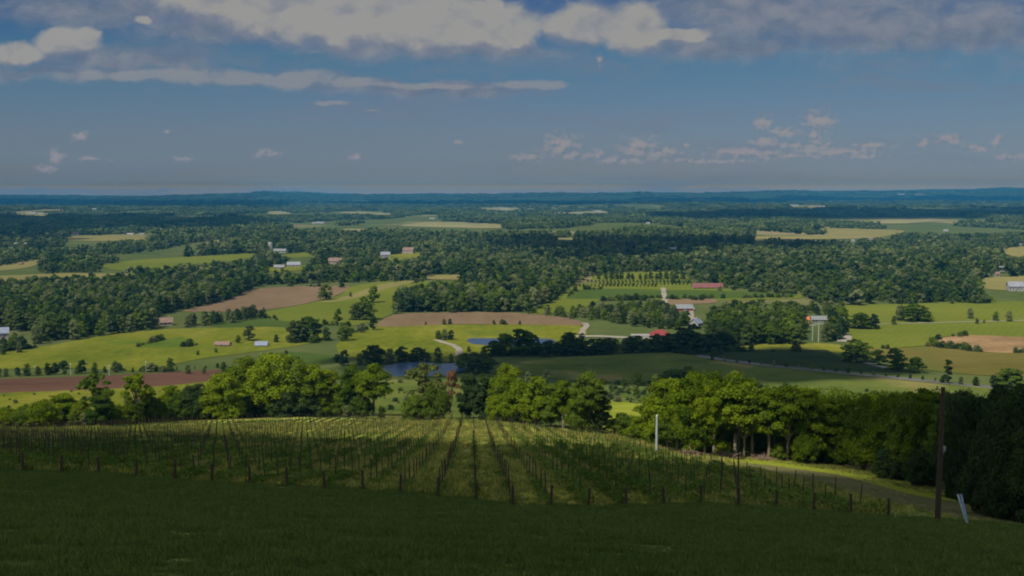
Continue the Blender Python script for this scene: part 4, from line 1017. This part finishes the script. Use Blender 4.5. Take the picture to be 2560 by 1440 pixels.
def rowname(k):
    if k == 0: return 'the middle vine row'
    s = 'left' if k < 0 else 'right'
    return f'the {ordinal(abs(k))} row {s} of the middle'
for n, (d, k, j, x, z) in enumerate(posts[:300]):
    if j == 0:
        o = link('end_post', end_mesh[(k*7) % 4], None, (x, d, z), (random.gauss(0, .03), random.gauss(0, .03), random.uniform(0, 6)), (1, 1, random.uniform(.92, 1.08)))
        tag(o, 'thick dark wooden end post of ' + rowname(k), 'post', 'end posts along the front of the vineyard')
    else:
        o = link('trellis_post', slim_mesh[(k*5+j*3) % 4], None, (x, d, z), (random.gauss(0, .025), random.gauss(0, .025), random.uniform(0, 6)), (1, 1, random.uniform(.92, 1.1)))
        tag(o, f'slim post, {ordinal(j)} behind the end post in ' + rowname(k), 'post', 'slim trellis posts in the vine rows')
rest = posts[300:]
Vs, Fs, b = [], [], 0
sv = np.array([v.co[:] for v in slim_mesh[0].vertices]); sf = [tuple(p.vertices) for p in slim_mesh[0].polygons if len(p.vertices) == 4]
for d, k, j, x, z in rest:
    tilt = rng.normal(0, .03, 2); V = sv*np.array([1, 1, rng.uniform(.92, 1.1)]); V = V + np.stack([V[:, 2]*tilt[0], V[:, 2]*tilt[1], 0*V[:, 2]], -1)
    Vs.append(V + np.array([x, d, z])); Fs.append(np.array(sf)+b); b += len(sv)
me = mesh_np('trellis_posts', np.concatenate(Vs), np.concatenate(Fs), [M['postslim']])
tag(link('trellis_posts', me), 'many slim trellis posts in the farther vine rows', 'posts', 'slim trellis posts in the vine rows', 'stuff')
print('POSTS', len(posts))
# vines and weeds, one object per row
for k, end in rows.items():
    Cs, Ns, Ss = [], [], []
    d = START + .4
    pts = []
    while d < end-.5:
        x = ROW0 + SPC*k + DRIFT*(d-START); pts.append((x, d)); d += .42 + d*.0012
    if not pts: continue
    pts = np.array(pts); zz = height(pts[:, 0], pts[:, 1]); px, py = project(pts[:, 0], pts[:, 1], zz)
    m = (px > -60) & (px < 2620)
    pts, zz = pts[m], zz[m]
    if len(pts) < 4: continue
    vig = (.30 + 1.15*vnoise(pts[:, 0], pts[:, 1], 4, 77)**1.6)*np.interp(pts[:, 1], [175, 235], [1, .22])
    if abs(k) <= 2: vig *= .62
    vig = vig*(1.25 if k > 2 else .85)
    q = 16
    n = len(pts)
    C = np.repeat(np.column_stack([pts, zz]), q, 0); vg = np.repeat(vig, q)
    hh = rng.random(n*q)**.8*vg*1.05
    C = C + np.column_stack([rng.normal(0, .30, n*q)*np.sqrt(vg), rng.normal(0, .26, n*q), hh + .05])
    N = rng.normal(size=(n*q, 3)) + np.array([0, -.3, .5])
    S = (.10 + .09*rng.random(n*q))*(1 + C[:, 1]/420)
    V, Fq = quads(C, N, S, rng)
    V = V.reshape(-1, 4, 3); V[:, 1, 2] += .10*rng.random(n*q); V = V.reshape(-1, 3)
    tone = np.clip(.6*rng.random(n*q) + .4*np.repeat(vnoise(pts[:, 0], pts[:, 1], 3.3, 5), q), 0, 1)
    me = mesh_np('vine_row', V, Fq, [M['leaf_vine']], tone=tone)
    if k == 0: lab = 'ragged vine row running straight down the middle of the slope'
    else: lab = 'ragged green vine row, ' + rowname(k)[4:]
    tag(link('vine_row', me), lab, 'vine row', 'vine rows on the slope')
# grass tufts: lawn and between rows
def tuft(seed, n, h, spread, mat, w=.02):
    r = np.random.default_rng(seed); V = []; Fc = []
    for i in range(n):
        a = r.random()*6.28; p = np.array([r.normal()*spread, r.normal()*spread, 0]); l = h*(.5+.7*r.random()); lean = r.normal(size=2)*.35*l
        t = np.array([math.cos(a), math.sin(a), 0])*w*(.7+.6*r.random())
        V += [p-t, p+t, p + t*.6 + np.array([lean[0]*.5, lean[1]*.5, l*.6]), p - t*.3 + np.array([lean[0], lean[1], l])]
        Fc.append((4*i, 4*i+1, 4*i+2, 4*i+3))
    return mesh_np('grass_tuft', np.array(V), np.array(Fc), [M[mat]], tone=r.random(n))
TL = [tuft(60+i, 26, .13+.05*i, .17, 'leaf_grass', .022) for i in range(4)]
n = 52000
y = rng.uniform(30, 84, n*2); x = rng.uniform(-.5, .5, n*2)*y*1.02
w = rng.random(n*2)*84 < y; x, y = x[w], y[w]
dn = vnoise(x, y*2.0, 2.2, 8)*.6 + vnoise(x, y, .8, 9)*.4; m = rng.random(len(x)) < dn*1.4; x, y, dn = x[m], y[m], dn[m]; n = len(x)
scatter('grass', np.stack([x, y, height(x, y)+.03], -1), (.45 + 1.15*dn), rng.uniform(0, 6.28, n), rng.integers(0, 4, n), TL, 'short dark grass tufts on the foreground lawn', 'grass')
M['leaf_straw'] = leaf_mat('leaf_straw', (.140, .170, .034), (.520, .450, .120), .3)
TV = [tuft(80+i, 24, .34+.1*i, .26, 'leaf_straw' if i % 2 else 'leaf_grass', .03) for i in range(4)]
n = 60000
y = 84 + 215*rng.random(n)**1.05; x = rng.uniform(-.5, .36, n)*y
px, py = project(x, y, height(x, y)); m = (py > vtop(px)+1) & (px < np.interp(py, [1050, 1150, 1300], [1560, 1800, 2320]))
x, y = x[m], y[m]; n = len(x)
rel = np.abs(((x - ROW0 - DRIFT*(y-START))/SPC + .5) % 1 - .5)
m = rng.random(n) < np.clip(1.0-rel*1.5, .3, 1); x, y = x[m], y[m]; n = len(x)
sc = .40 + .65*vnoise(x, y, 6, 12)
scatter('tall_grass', np.stack([x, y, height(x, y)+.03], -1), sc*(1+y/380), rng.uniform(0, 6.28, n), rng.integers(0, 4, n), TV, 'tall straw tinted grass between the vine rows', 'grass')
# grass on and beside the worn track
m_ = 16000; x = rng.uniform(26, 100, m_); y = rng.uniform(84, 215, m_)
ok = in_poly(np.array([(30.5, 84), (60, 84), (85, 120), (100, 215), (40, 215), (26.5, 185)]), x, y); x, y = x[ok], y[ok]
px, py = project(x, y, height(x, y)); tr_ = in_poly(np.array([(1800,1148),(1935,1157),(2100,1180),(2271,1226),(2400,1252),(2600,1290),(2620,1330),(2440,1303),(2338,1287),(2250,1265),(2137,1233),(2000,1195),(1850,1165)], float), px, py)
ok = (~tr_) | (rng.random(len(x)) < .35*vnoise(x, y, 5, 15)); x, y, tr_ = x[ok], y[ok], tr_[ok]; n = len(x)
scatter('verge_grass', np.stack([x, y, height(x, y)+.04], -1), np.where(tr_, .35, .62)*(.6+.7*rng.random(n)), rng.uniform(0, 6.28, n), rng.integers(0, 4, n), TV, 'rough grass tufts on and beside the worn track at right', 'grass')
# pale grow tube in the vines
p = g1(490, 1168); mb = MB(); mb.tube([(0,0,-.1),(.05,0,.35),(.13,.02,.62)], [.07,.07,.065], 8)
tag(mb.build('grow_tube', M['white'], None, p), 'pale tilted grow tube standing in the shaded vines at left', 'grow tube')

# ------------------------------------------------------------------ poles
def hgt(p, px_top, py_top):
    dx, dy, dz = pixdir(px_top, py_top); return CAMZ + dz/dy*p[1] - p[2]
p = g1(2343, 1306); hp_ = hgt(p, 2358, 968); lx = .05
e = link('utility_pole', None, None, p); tag(e, 'tall brown wooden utility pole on the grass at right', 'utility pole')
mb = MB(); mb.tube([(0,0,-1.0),(.05,0,hp_*.35),(lx*1.5,0,hp_*.7),(lx*2,0,hp_)], [.235,.205,.175,.15], 14); mb.build('shaft', M['post'], e)
mb = MB(); mb.tube([(.1,-.05,hp_-.25),(-.42,-.1,hp_-.12)], [.045,.04], 6); mb.tube([(-.38,-.1,hp_-.13),(-.38,-.1,hp_+.12)], [.06,.05], 8); mb.build('insulator_arm', M['ceramic'], e)
mb = MB(); mb.box(.18,.42,-.12,.12,hp_*.53,hp_*.565); mb.tube([(.2,0,hp_*.51),(.42,0,hp_*.53)], [.03,.03], 5); mb.build('bracket', M['steel'], e)
q = g1(2421, 1316) - p
for s, (topf, gl, gm, ox) in enumerate([(.86, .235, 'guard', 0.0), (.60, .25, 'paleguard', .1)]):
    a = Vector((.12, 0, hp_*topf)); bq = Vector((q[0]+ox*.4, q[1]+ox, q[2]-.2))
    mb = MB(); mb.tube([bq, a], [.008, .008], 5); w_ = mb.build('guy_wire', M['post'], e)
    mb = MB(); d_ = (a-bq).normalized(); mb.tube([bq, bq+d_*2.6], [.075, .075], 9); mb.build('guard', M[gm], w_)
p = g1(1641, 1143); h2 = hgt(p, 1640, 1040)
e = link('utility_pole', None, None, p); tag(e, 'slim pale pole in front of the right wood edge', 'utility pole')
mb = MB(); mb.tube([(0,0,-.6),(0,0,h2)], [.19,.15], 10); mb.build('shaft', M['polepale'], e)
mb = MB(); mb.tube([(0,0,h2),(0,0,h2+.2)], [.2,.08], 10); mb.build('cap', M['steel'], e)
p = g1(1846, 1236); h3 = hgt(p, 1840, 1058)
e = link('utility_pole', None, None, p); tag(e, 'slim dark pole rising from the right vine rows', 'utility pole')
mb = MB(); mb.tube([(0,0,-.6),(-.05,0,h3*.5),(-.1,0,h3)], [.09,.075,.055], 8); mb.build('shaft', M['post'], e)
mb = MB(); mb.box(-.26,.06,-.05,.05,h3-.32,h3-.24); mb.build('insulator_arm', M['ceramic'], e)
for i, (px, by, ty, side) in enumerate([(2031,852,810,'left'),(2046,856,808,'right')]):
    p = g1(px, by); hh = hgt(p, px, ty)
    e = link('utility_pole', None, None, p); tag(e, f'{side} one of the two pale poles below the white farm building', 'utility pole', 'pale poles below the white farm building')
    mb = MB(); mb.tube([(0,0,-.5),(0,0,hh)], [.28,.2], 8); mb.build('shaft', M['polepale'], e)
    mb = MB(); mb.box(-3.2,3.2,-.12,.12,hh-.5,hh-.2) if i else mb.box(-2.4,2.4,-.12,.12,hh-.9,hh-.6); mb.build('crossarm', M['polepale'], e)
for i, (px, by, ty) in enumerate([(88,938,915),(177,938,908),(273,938,912),(365,930,902)]):
    p = g1(px, by); hh = hgt(p, px, ty)
    e = link('utility_pole', None, None, p); tag(e, f'thin pale pole in the left hedge, {["leftmost","second from left","third from left","rightmost"][i]} of four', 'utility pole', 'thin pale poles in the left hedge')
    mb = MB(); mb.tube([(0,0,-.5),(0,0,hh)], [.15,.11], 7); mb.build('shaft', M['polepale'], e)
    mb = MB(); mb.box(-.7,.7,-.06,.06,hh-.4,hh-.25); mb.build('crossarm', M['polepale'], e)
# brush piles at the wood edge
for i, (px, py, wpx, hpx, lab) in enumerate([(1730,1140,60,16,'brown brush pile at the left foot of the sunlit wood'),(1815,1146,70,14,'long pile of cut branches below the bare stems of the sunlit wood'),(2165,1174,70,20,'tangled dead branches beside the round sunlit shrub'),(2408,1240,26,14,'small reddish brush pile behind the utility pole'),(1900,1150,50,10,'low pile of pale sticks on the sunlit verge')]):
    p = g1(px, py); kk = p[1]/F; mb = MB()
    for j in range(46):
        a = Vector((random.gauss(0, wpx*kk*.25), random.gauss(0, 1.0), random.random()**2*hpx*kk*.7)); dv = Vector((random.gauss(0, 1), random.gauss(0, .5), random.gauss(0, .35))).normalized()*random.uniform(.6, 1.7)
        mb.tube([a-dv, a+dv*.2+Vector((0,0,.1)), a+dv], [.07, .06, .03], 5)
    tag(mb.build('brush_pile', M['brush'], None, p), lab, 'brush pile')

# ------------------------------------------------------------------ sun, clouds that shade the land
EL = math.radians(53); AZ = Vector((-.68, -.73, 0)).normalized()
SD = Vector((AZ.x*math.cos(EL), AZ.y*math.cos(EL), math.sin(EL)))
sun = bpy.data.lights.new('sun', 'SUN'); sun.energy = 4.2; sun.angle = math.radians(.53); sun.color = (1.0, .93, .80)
so = bpy.data.objects.new('sun', sun); COL.objects.link(so); so.rotation_euler = SD.to_track_quat('Z', 'Y').to_euler(); so.location = (-200, -400, 600)

cm_, nt, out = new_mat('cloud_white')
b = nd(nt, 'ShaderNodeBsdfDiffuse'); b.inputs[0].default_value = (.78, .79, .82, 1); nt.links.new(b.outputs[0], out.inputs[0])
def ico():
    bm = bmesh.new(); bmesh.ops.create_icosphere(bm, subdivisions=2, radius=1)
    V = np.array([v.co[:] for v in bm.verts]); Fc = np.array([[v.index for v in f.verts] for f in bm.faces]); bm.free(); return V, Fc
IV, IF = ico()
def cloud(P, alt, step, label, fuzz=1.0):
    """a cumulus whose shadow falls on the ground outline P (n,2)"""
    P = np.asarray(P, float); x0, y0 = P.min(0); x1, y1 = P.max(0)
    xs, ys = np.meshgrid(np.arange(x0-step, x1+step, step), np.arange(y0-step, y1+step, step)); xs = xs.ravel(); ys = ys.ravel()
    xs = xs + rng.uniform(-.35, .35, xs.size)*step; ys = ys + rng.uniform(-.35, .35, ys.size)*step
    ins = in_poly(P, xs, ys)
    # distance to the outline
    A = P; Bq = np.roll(P, -1, 0); dmin = np.full(xs.size, 1e9)
    for a, q in zip(A, Bq):
        ab = q-a; t = np.clip(((xs-a[0])*ab[0]+(ys-a[1])*ab[1])/max((ab**2).sum(), 1e-6), 0, 1)
        dmin = np.minimum(dmin, np.hypot(xs-a[0]-t*ab[0], ys-a[1]-t*ab[1]))
    edge = dmin < step*fuzz
    keep = (ins & (~edge | (rng.random(xs.size) < .8))) | (~ins & edge & (rng.random(xs.size) < .22))
    r = step*np.where(ins & ~edge, 1.05, np.where(ins, .75, .42))*(.85+.35*rng.random(xs.size))
    xs, ys, r, dm, ins = xs[keep], ys[keep], r[keep], dmin[keep], ins[keep]
    zg = height(xs, ys); f = (alt + rng.normal(0, step*.25, xs.size) + np.where(ins, np.minimum(dm, step*4)*.25, 0) - zg)/SD.z
    C = np.stack([xs + SD.x*f, ys + SD.y*f, zg + SD.z*f], -1)
    V = (IV[None]*(r[:, None, None]*np.array([1, 1, .7]))*(1+.12*rng.normal(size=(len(C), len(IV), 1))) + C[:, None]).reshape(-1, 3)
    Fc = (IF[None] + (np.arange(len(C))*len(IV))[:, None, None]).reshape(-1, 3)
    me = mesh_np('cloud', V, Fc, [cm_], smooth=True)
    return tag(link('cloud', me), label, 'cloud', kind='structure')
fr = ground([-300, 0, 300, 600, 850, 1000, 1180, 1300, 1450, 1560, 1700, 1850, 2060, 2200, 2330, 2425], [1084, 1082, 1082, 1090, 1103, 1109, 1112, 1112, 1118, 1132, 1156, 1170, 1190, 1217, 1248, 1264])[:, :2]
near = [tuple(p) for p in fr] + [(58, 158), (66, 190), (90, 240), (260, 260), (320, -300), (-420, -300), (-420, 285)]
cloud(near, 1500, 13, 'big cumulus above and behind the hilltop that shades the near slope')
mid = ground([830, 860, 1000, 1160, 1240, 1400, 1700, 1830, 1890, 2000, 2090, 2260, 2140, 1950, 1760, 1600, 1400, 1130, 940], [905, 890, 884, 893, 880, 868, 858, 868, 876, 872, 885, 932, 945, 958, 962, 965, 955, 945, 940])[:, :2]
cloud(mid, 1300, 16, 'cumulus over the valley road and lower pond')
for pts, alt, st, lab in [
  ([(1230,610),(1320,600),(1500,598),(1700,605),(1990,600),(2080,612),(2050,632),(1850,640),(1640,655),(1500,650),(1380,668),(1420,640),(1330,628),(1240,625)], 1500, 40, 'cumulus over the dark middle woods'),
  ([(-250,540),(0,536),(200,545),(420,540),(600,548),(700,560),(620,575),(420,578),(160,582),(60,600),(-250,606)], 1900, 90, 'cumulus over the far left woods'),
  ([(-250,500),(150,500),(700,504),(760,510),(500,520),(300,518),(0,515),(-250,512)], 2600, 200, 'cumulus over the blue left distance'),
  ([(600,508),(900,504),(1300,503),(1900,502),(2000,506),(1500,511),(1000,513)], 2600, 200, 'cumulus over the blue centre distance'),
  ([(1600,535),(1900,528),(2200,522),(2700,520),(2700,545),(2300,546),(1900,552),(1650,548)], 2000, 110, 'cumulus over the far right woods'),
  ([(1500,497),(2000,494),(2700,492),(2700,502),(2200,504),(1700,501)], 3000, 260, 'cumulus over the blue right distance')]:
    pp = np.array(pts, float); cloud(ground(pp[:, 0], pp[:, 1])[:, :2], alt, st, lab)

# ------------------------------------------------------------------ haze
m, nt, out = new_mat('haze_air')
v = nd(nt, 'ShaderNodeVolumePrincipled'); v.inputs['Color'].default_value = (.06, .44, .86, 1); v.inputs['Density'].default_value = 5.6e-5
v.inputs['Anisotropy'].default_value = 0.0; nt.links.new(v.outputs[0], out.inputs['Volume'])
mb = MB(); zlow = float(GZ.min()) - 1.5; mb.box(-24000, 24000, -700, 23500, zlow, float(GZ.max()) + 8)
tag(mb.build('haze', m), 'thin blue summer haze over the valley', 'haze', kind='stuff')

# ------------------------------------------------------------------ world: sky and cloud field
w = bpy.data.worlds.new('World'); scene.world = w; w.use_nodes = True
nt = w.node_tree; nt.nodes.clear()
out = nd(nt, 'ShaderNodeOutputWorld'); bg = nd(nt, 'ShaderNodeBackground'); nt.links.new(bg.outputs[0], out.inputs[0])
sky = nd(nt, 'ShaderNodeTexSky', sky_type='NISHITA'); sky.sun_disc = False; sky.sun_elevation = EL; sky.sun_rotation = math.atan2(SD.x, SD.y)
sky.air_density = 1.0; sky.dust_density = .6; sky.ozone_density = 2.0; sky.altitude = 200
tc = nd(nt, 'ShaderNodeTexCoord').outputs['Generated']
sx = nd(nt, 'ShaderNodeSeparateXYZ'); nt.links.new(tc, sx.inputs[0])
yy = mul(nt, sx.outputs[1], .06, 'MAXIMUM')
U = mul(nt, sx.outputs[0], yy, 'DIVIDE'); Vv = mul(nt, sx.outputs[2], yy, 'DIVIDE')
cb = nd(nt, 'ShaderNodeCombineXYZ'); nt.links.new(U, cb.inputs[0]); nt.links.new(Vv, cb.inputs[1]); UV = cb.outputs[0]
def vm(op, a, b=None, c=None):
    n = nd(nt, 'ShaderNodeVectorMath', operation=op)
    for i, q in enumerate((a, b, c)):
        if q is None: continue
        if hasattr(q, 'links'): nt.links.new(q, n.inputs[i])
        else: n.inputs[i].default_value = q
    return n.outputs['Value' if op == 'LENGTH' else 'Vector']
def fbm(vec, scale, detail, rough, stretch, seed=0):
    n = nd(nt, 'ShaderNodeTexNoise'); n.inputs['Scale'].default_value = scale; n.inputs['Detail'].default_value = detail; n.inputs['Roughness'].default_value = rough
    nt.links.new(vm('MULTIPLY_ADD', vec, (stretch[0], stretch[1], 1), (seed, seed*.7, seed)), n.inputs['Vector'])
    return n
def ss(x, lo, hi):
    n = nd(nt, 'ShaderNodeMapRange', interpolation_type='SMOOTHSTEP'); n.inputs[1].default_value = lo; n.inputs[2].default_value = hi; nt.links.new(x, n.inputs[0]); return n.outputs[0]
wn = fbm(UV, 26, 4, .55, (1, 1.6), 3.1)
wv = vm('SUBTRACT', wn.outputs['Color'], (.5, .5, .5))
UVw = vm('ADD', UV, vm('MULTIPLY', wv, (.030, .016, 0)))
UVw2 = vm('ADD', UV, vm('MULTIPLY', wv, (.10, .030, 0)))
UVs = vm('ADD', UV, vm('MULTIPLY', wv, (.016, .010, 0)))
def ell(src, lst, dv=0.0):
    res = None
    for cx, cy, rx, ry in lst:
        dx, dy, dz = pixdir(cx, cy); u0, v0 = float(dx/dy), float(dz/dy); a, b_ = rx/F, ry/F
        l = vm('LENGTH', vm('MULTIPLY_ADD', src, (1/a, 1/b_, 0), (-u0/a, -(v0+dv)/b_, 0)))
        d = mul(nt, 1.0, l, 'SUBTRACT')
        res = d if res is None else mul(nt, res, d, 'MAXIMUM')
    return res
BIG = [(570,-25,240,92),(700,0,200,110),(850,30,260,108),(1080,52,290,92),(1260,72,130,72),(1240,10,36,40),(1455,62,120,58),(1585,70,105,74),(1700,88,90,22),(165,104,90,42),(45,132,90,36),(205,88,60,22),(355,48,30,12)]
BAND = [(330,190,240,20),(450,188,200,22),(540,194,300,24),(700,198,260,28),(860,204,170,18),(980,212,150,10),(1120,218,180,8),(1300,212,165,17),(820,258,65,9),(930,276,40,5)]
SMALL = [(200,336,34,14),(140,390,34,26),(410,328,16,7),(668,382,42,16),(890,395,26,10),(460,398,40,8),(1405,362,58,36),(1330,392,62,18),(1498,382,22,18),(1590,370,60,38),(1655,380,66,22),(1637,337,32,7),(1722,365,16,8),(1910,308,36,26),(2054,300,54,36),(2036,338,22,34),(1905,352,40,18),(2000,366,125,13),(2070,358,32,16),(2180,366,75,10),(2308,356,24,18),(2368,350,48,16),(2495,350,20,20),(2530,388,58,12),(1780,402,170,8),(1990,392,150,9),(1500,150,12,14),(1140,355,18,6),(2160,392,90,7),(1860,380,150,16),(2090,380,160,14),(1960,330,60,16),(1560,400,120,10),(2440,372,70,12),(1440,388,70,12),(120,420,40,14),(230,400,70,8)]
GREY = [(2080,55,560,105),(2420,80,380,90),(1760,10,420,50),(1850,110,320,48),(260,20,380,62),(520,72,260,52),(270,150,290,44),(420,152,120,26),(1050,222,330,22),(120,180,240,30),(1100,120,420,44)]
n1 = fbm(UVw, 30, 8, .52, (1, 1.35), 1.7); n2 = fbm(vm('ADD', UVw, (-.007, .012, 0)), 30, 8, .52, (1, 1.35), 1.7)
n3 = fbm(UVw2, 15, 7, .6, (.75, 2.2), 5.3)
n4 = fbm(UV, 120, 8, .6, (1, 1.3), 4.4); n4b = fbm(vm('ADD', UV, (-.0022, .0036, 0)), 120, 8, .6, (1, 1.3), 4.4)
nq = mul(nt, n4.outputs[0], .5, 'SUBTRACT'); relS = mul(nt, mul(nt, n4.outputs[0], n4b.outputs[0], 'SUBTRACT'), 3.4)
nb = mul(nt, n1.outputs[0], .5, 'SUBTRACT'); ng_ = mul(nt, n3.outputs[0], .5, 'SUBTRACT')
dBig = mul(nt, ell(UVw, BIG), mul(nt, nb, .55), 'ADD'); dBand = mul(nt, ell(UVs, BAND), mul(nt, nb, 1.1), 'ADD'); dSm = mul(nt, ell(UVs, SMALL), mul(nt, nq, 1.6), 'ADD'); dG = mul(nt, ell(UVw2, GREY), mul(nt, ng_, 1.5), 'ADD')
aBig = ss(dBig, -.05, .40); aBand = ss(dBand, .02, .55); aSm = ss(dSm, -.2, .95); aG = ss(dG, -.25, .75)
under = ss(mul(nt, ell(UVw, BIG, -.0), mul(nt, ell(UVw, [(cx, cy-ry*.5, rx*1.0, ry*1.0) for cx, cy, rx, ry in BIG]), .0), 'ADD'), 0, 1)
lowB = ss(mul(nt, ell(UVw, [(cx, cy-ry*.24, rx, ry*.96) for cx, cy, rx, ry in BIG]), mul(nt, nb, .8), 'ADD'), -.14, .30)
relief = mul(nt, mul(nt, n1.outputs[0], n2.outputs[0], 'SUBTRACT'), 2.3)
lit = mul(nt, lowB, relief, 'ADD', True)
cBig = mixc(nt, lit, (.180, .205, .265), (.320, .315, .300))
gl = ss(mul(nt, n3.outputs[0], mul(nt, relief, .5), 'ADD'), .12, .92)
cG = mixc(nt, gl, (.120, .162, .240), (.235, .250, .285))
cBand = mixc(nt, ss(mul(nt, dBand, relief, 'ADD'), -.1, .55), (.150, .190, .255), (.255, .265, .285))
cSm = mixc(nt, ss(mul(nt, dSm, relS, 'ADD'), -.1, .9), (.17, .205, .25), (.325, .290, .290))
# clear sky: the physical sky, evened out towards the horizon
sk = mixc(nt, 1.0, sky.outputs[0], (.044, .046, .047), 'MULTIPLY')
sk = mixc(nt, 1.0, sk, ramp(nt, Vv, [(.0, (2.5, 1.40, .38)), (.0045, (2.1, 1.3, .42)), (.0056, (1.05, .90, .74)), (.010, (.84, .80, .86)), (.018, (.77, .75, .95)), (.03, (.70, .73, .97)), (.07, (.66, .74, .96)), (.125, (.50, .78, .96)), (.175, (.19, .50, .92)), (.26, (.8, .9, 1.1))]), 'MULTIPLY')
SKY = sk
wsp = fbm(UVw2, 9, 6, .6, (.55, 5.5), 2.2)
sk = mixc(nt, mul(nt, ss(wsp.outputs[0], .46, .70), .48), sk, (.165, .195, .255))
c = mixc(nt, mul(nt, aG, .93), sk, cG); c = mixc(nt, mul(nt, aSm, .78), c, cSm); c = mixc(nt, mul(nt, aBand, .75), c, cBand); c = mixc(nt, mul(nt, aBig, .97), c, cBig)
front = ss(sx.outputs[1], .06, .14)
# the unseen rest of the sky dome: broken cloud, brightened to fill shaded ground
nn = fbm(tc, 2.6, 7, .58, (1, 1), 9.0)
rest_a = ss(nn.outputs[0], .47, .60)
cr_ = mixc(nt, mul(nt, rest_a, .85), mixc(nt, 1.0, sky.outputs[0], (.09, .09, .09), 'MULTIPLY'), (.80, .80, .80))
upper = ss(Vv, .19, .26)
f2 = mul(nt, front, mul(nt, 1.0, upper, 'SUBTRACT'))
c = mixc(nt, f2, cr_, c)
nt.links.new(c, bg.inputs[0]); bg.inputs[1].default_value = 1.0
w.cycles.sampling_method = 'MANUAL'; w.cycles.sample_map_resolution = 512

# ------------------------------------------------------------------ camera and render
cam = bpy.data.cameras.new('camera'); cam.sensor_width = 36; cam.lens = 36*F/W; cam.clip_start = .5; cam.clip_end = 60000
co = bpy.data.objects.new('camera', cam); COL.objects.link(co); co.location = (0, 0, CAMZ); co.rotation_euler = (math.pi/2 - PITCH, 0, 0)
scene.camera = co
vs = scene.view_settings; vs.view_transform = 'Standard'; vs.look = 'None'; vs.exposure = 0; vs.gamma = 1
cy = scene.cycles
cy.max_bounces = 5; cy.diffuse_bounces = 2; cy.glossy_bounces = 2; cy.transmission_bounces = 3; cy.transparent_max_bounces = 4; cy.volume_bounces = 0
cy.use_denoising = True
try: cy.denoiser = 'OPENIMAGEDENOISE'
except Exception: pass
cy.sample_clamp_indirect = 4
cy.filter_width = 1.95
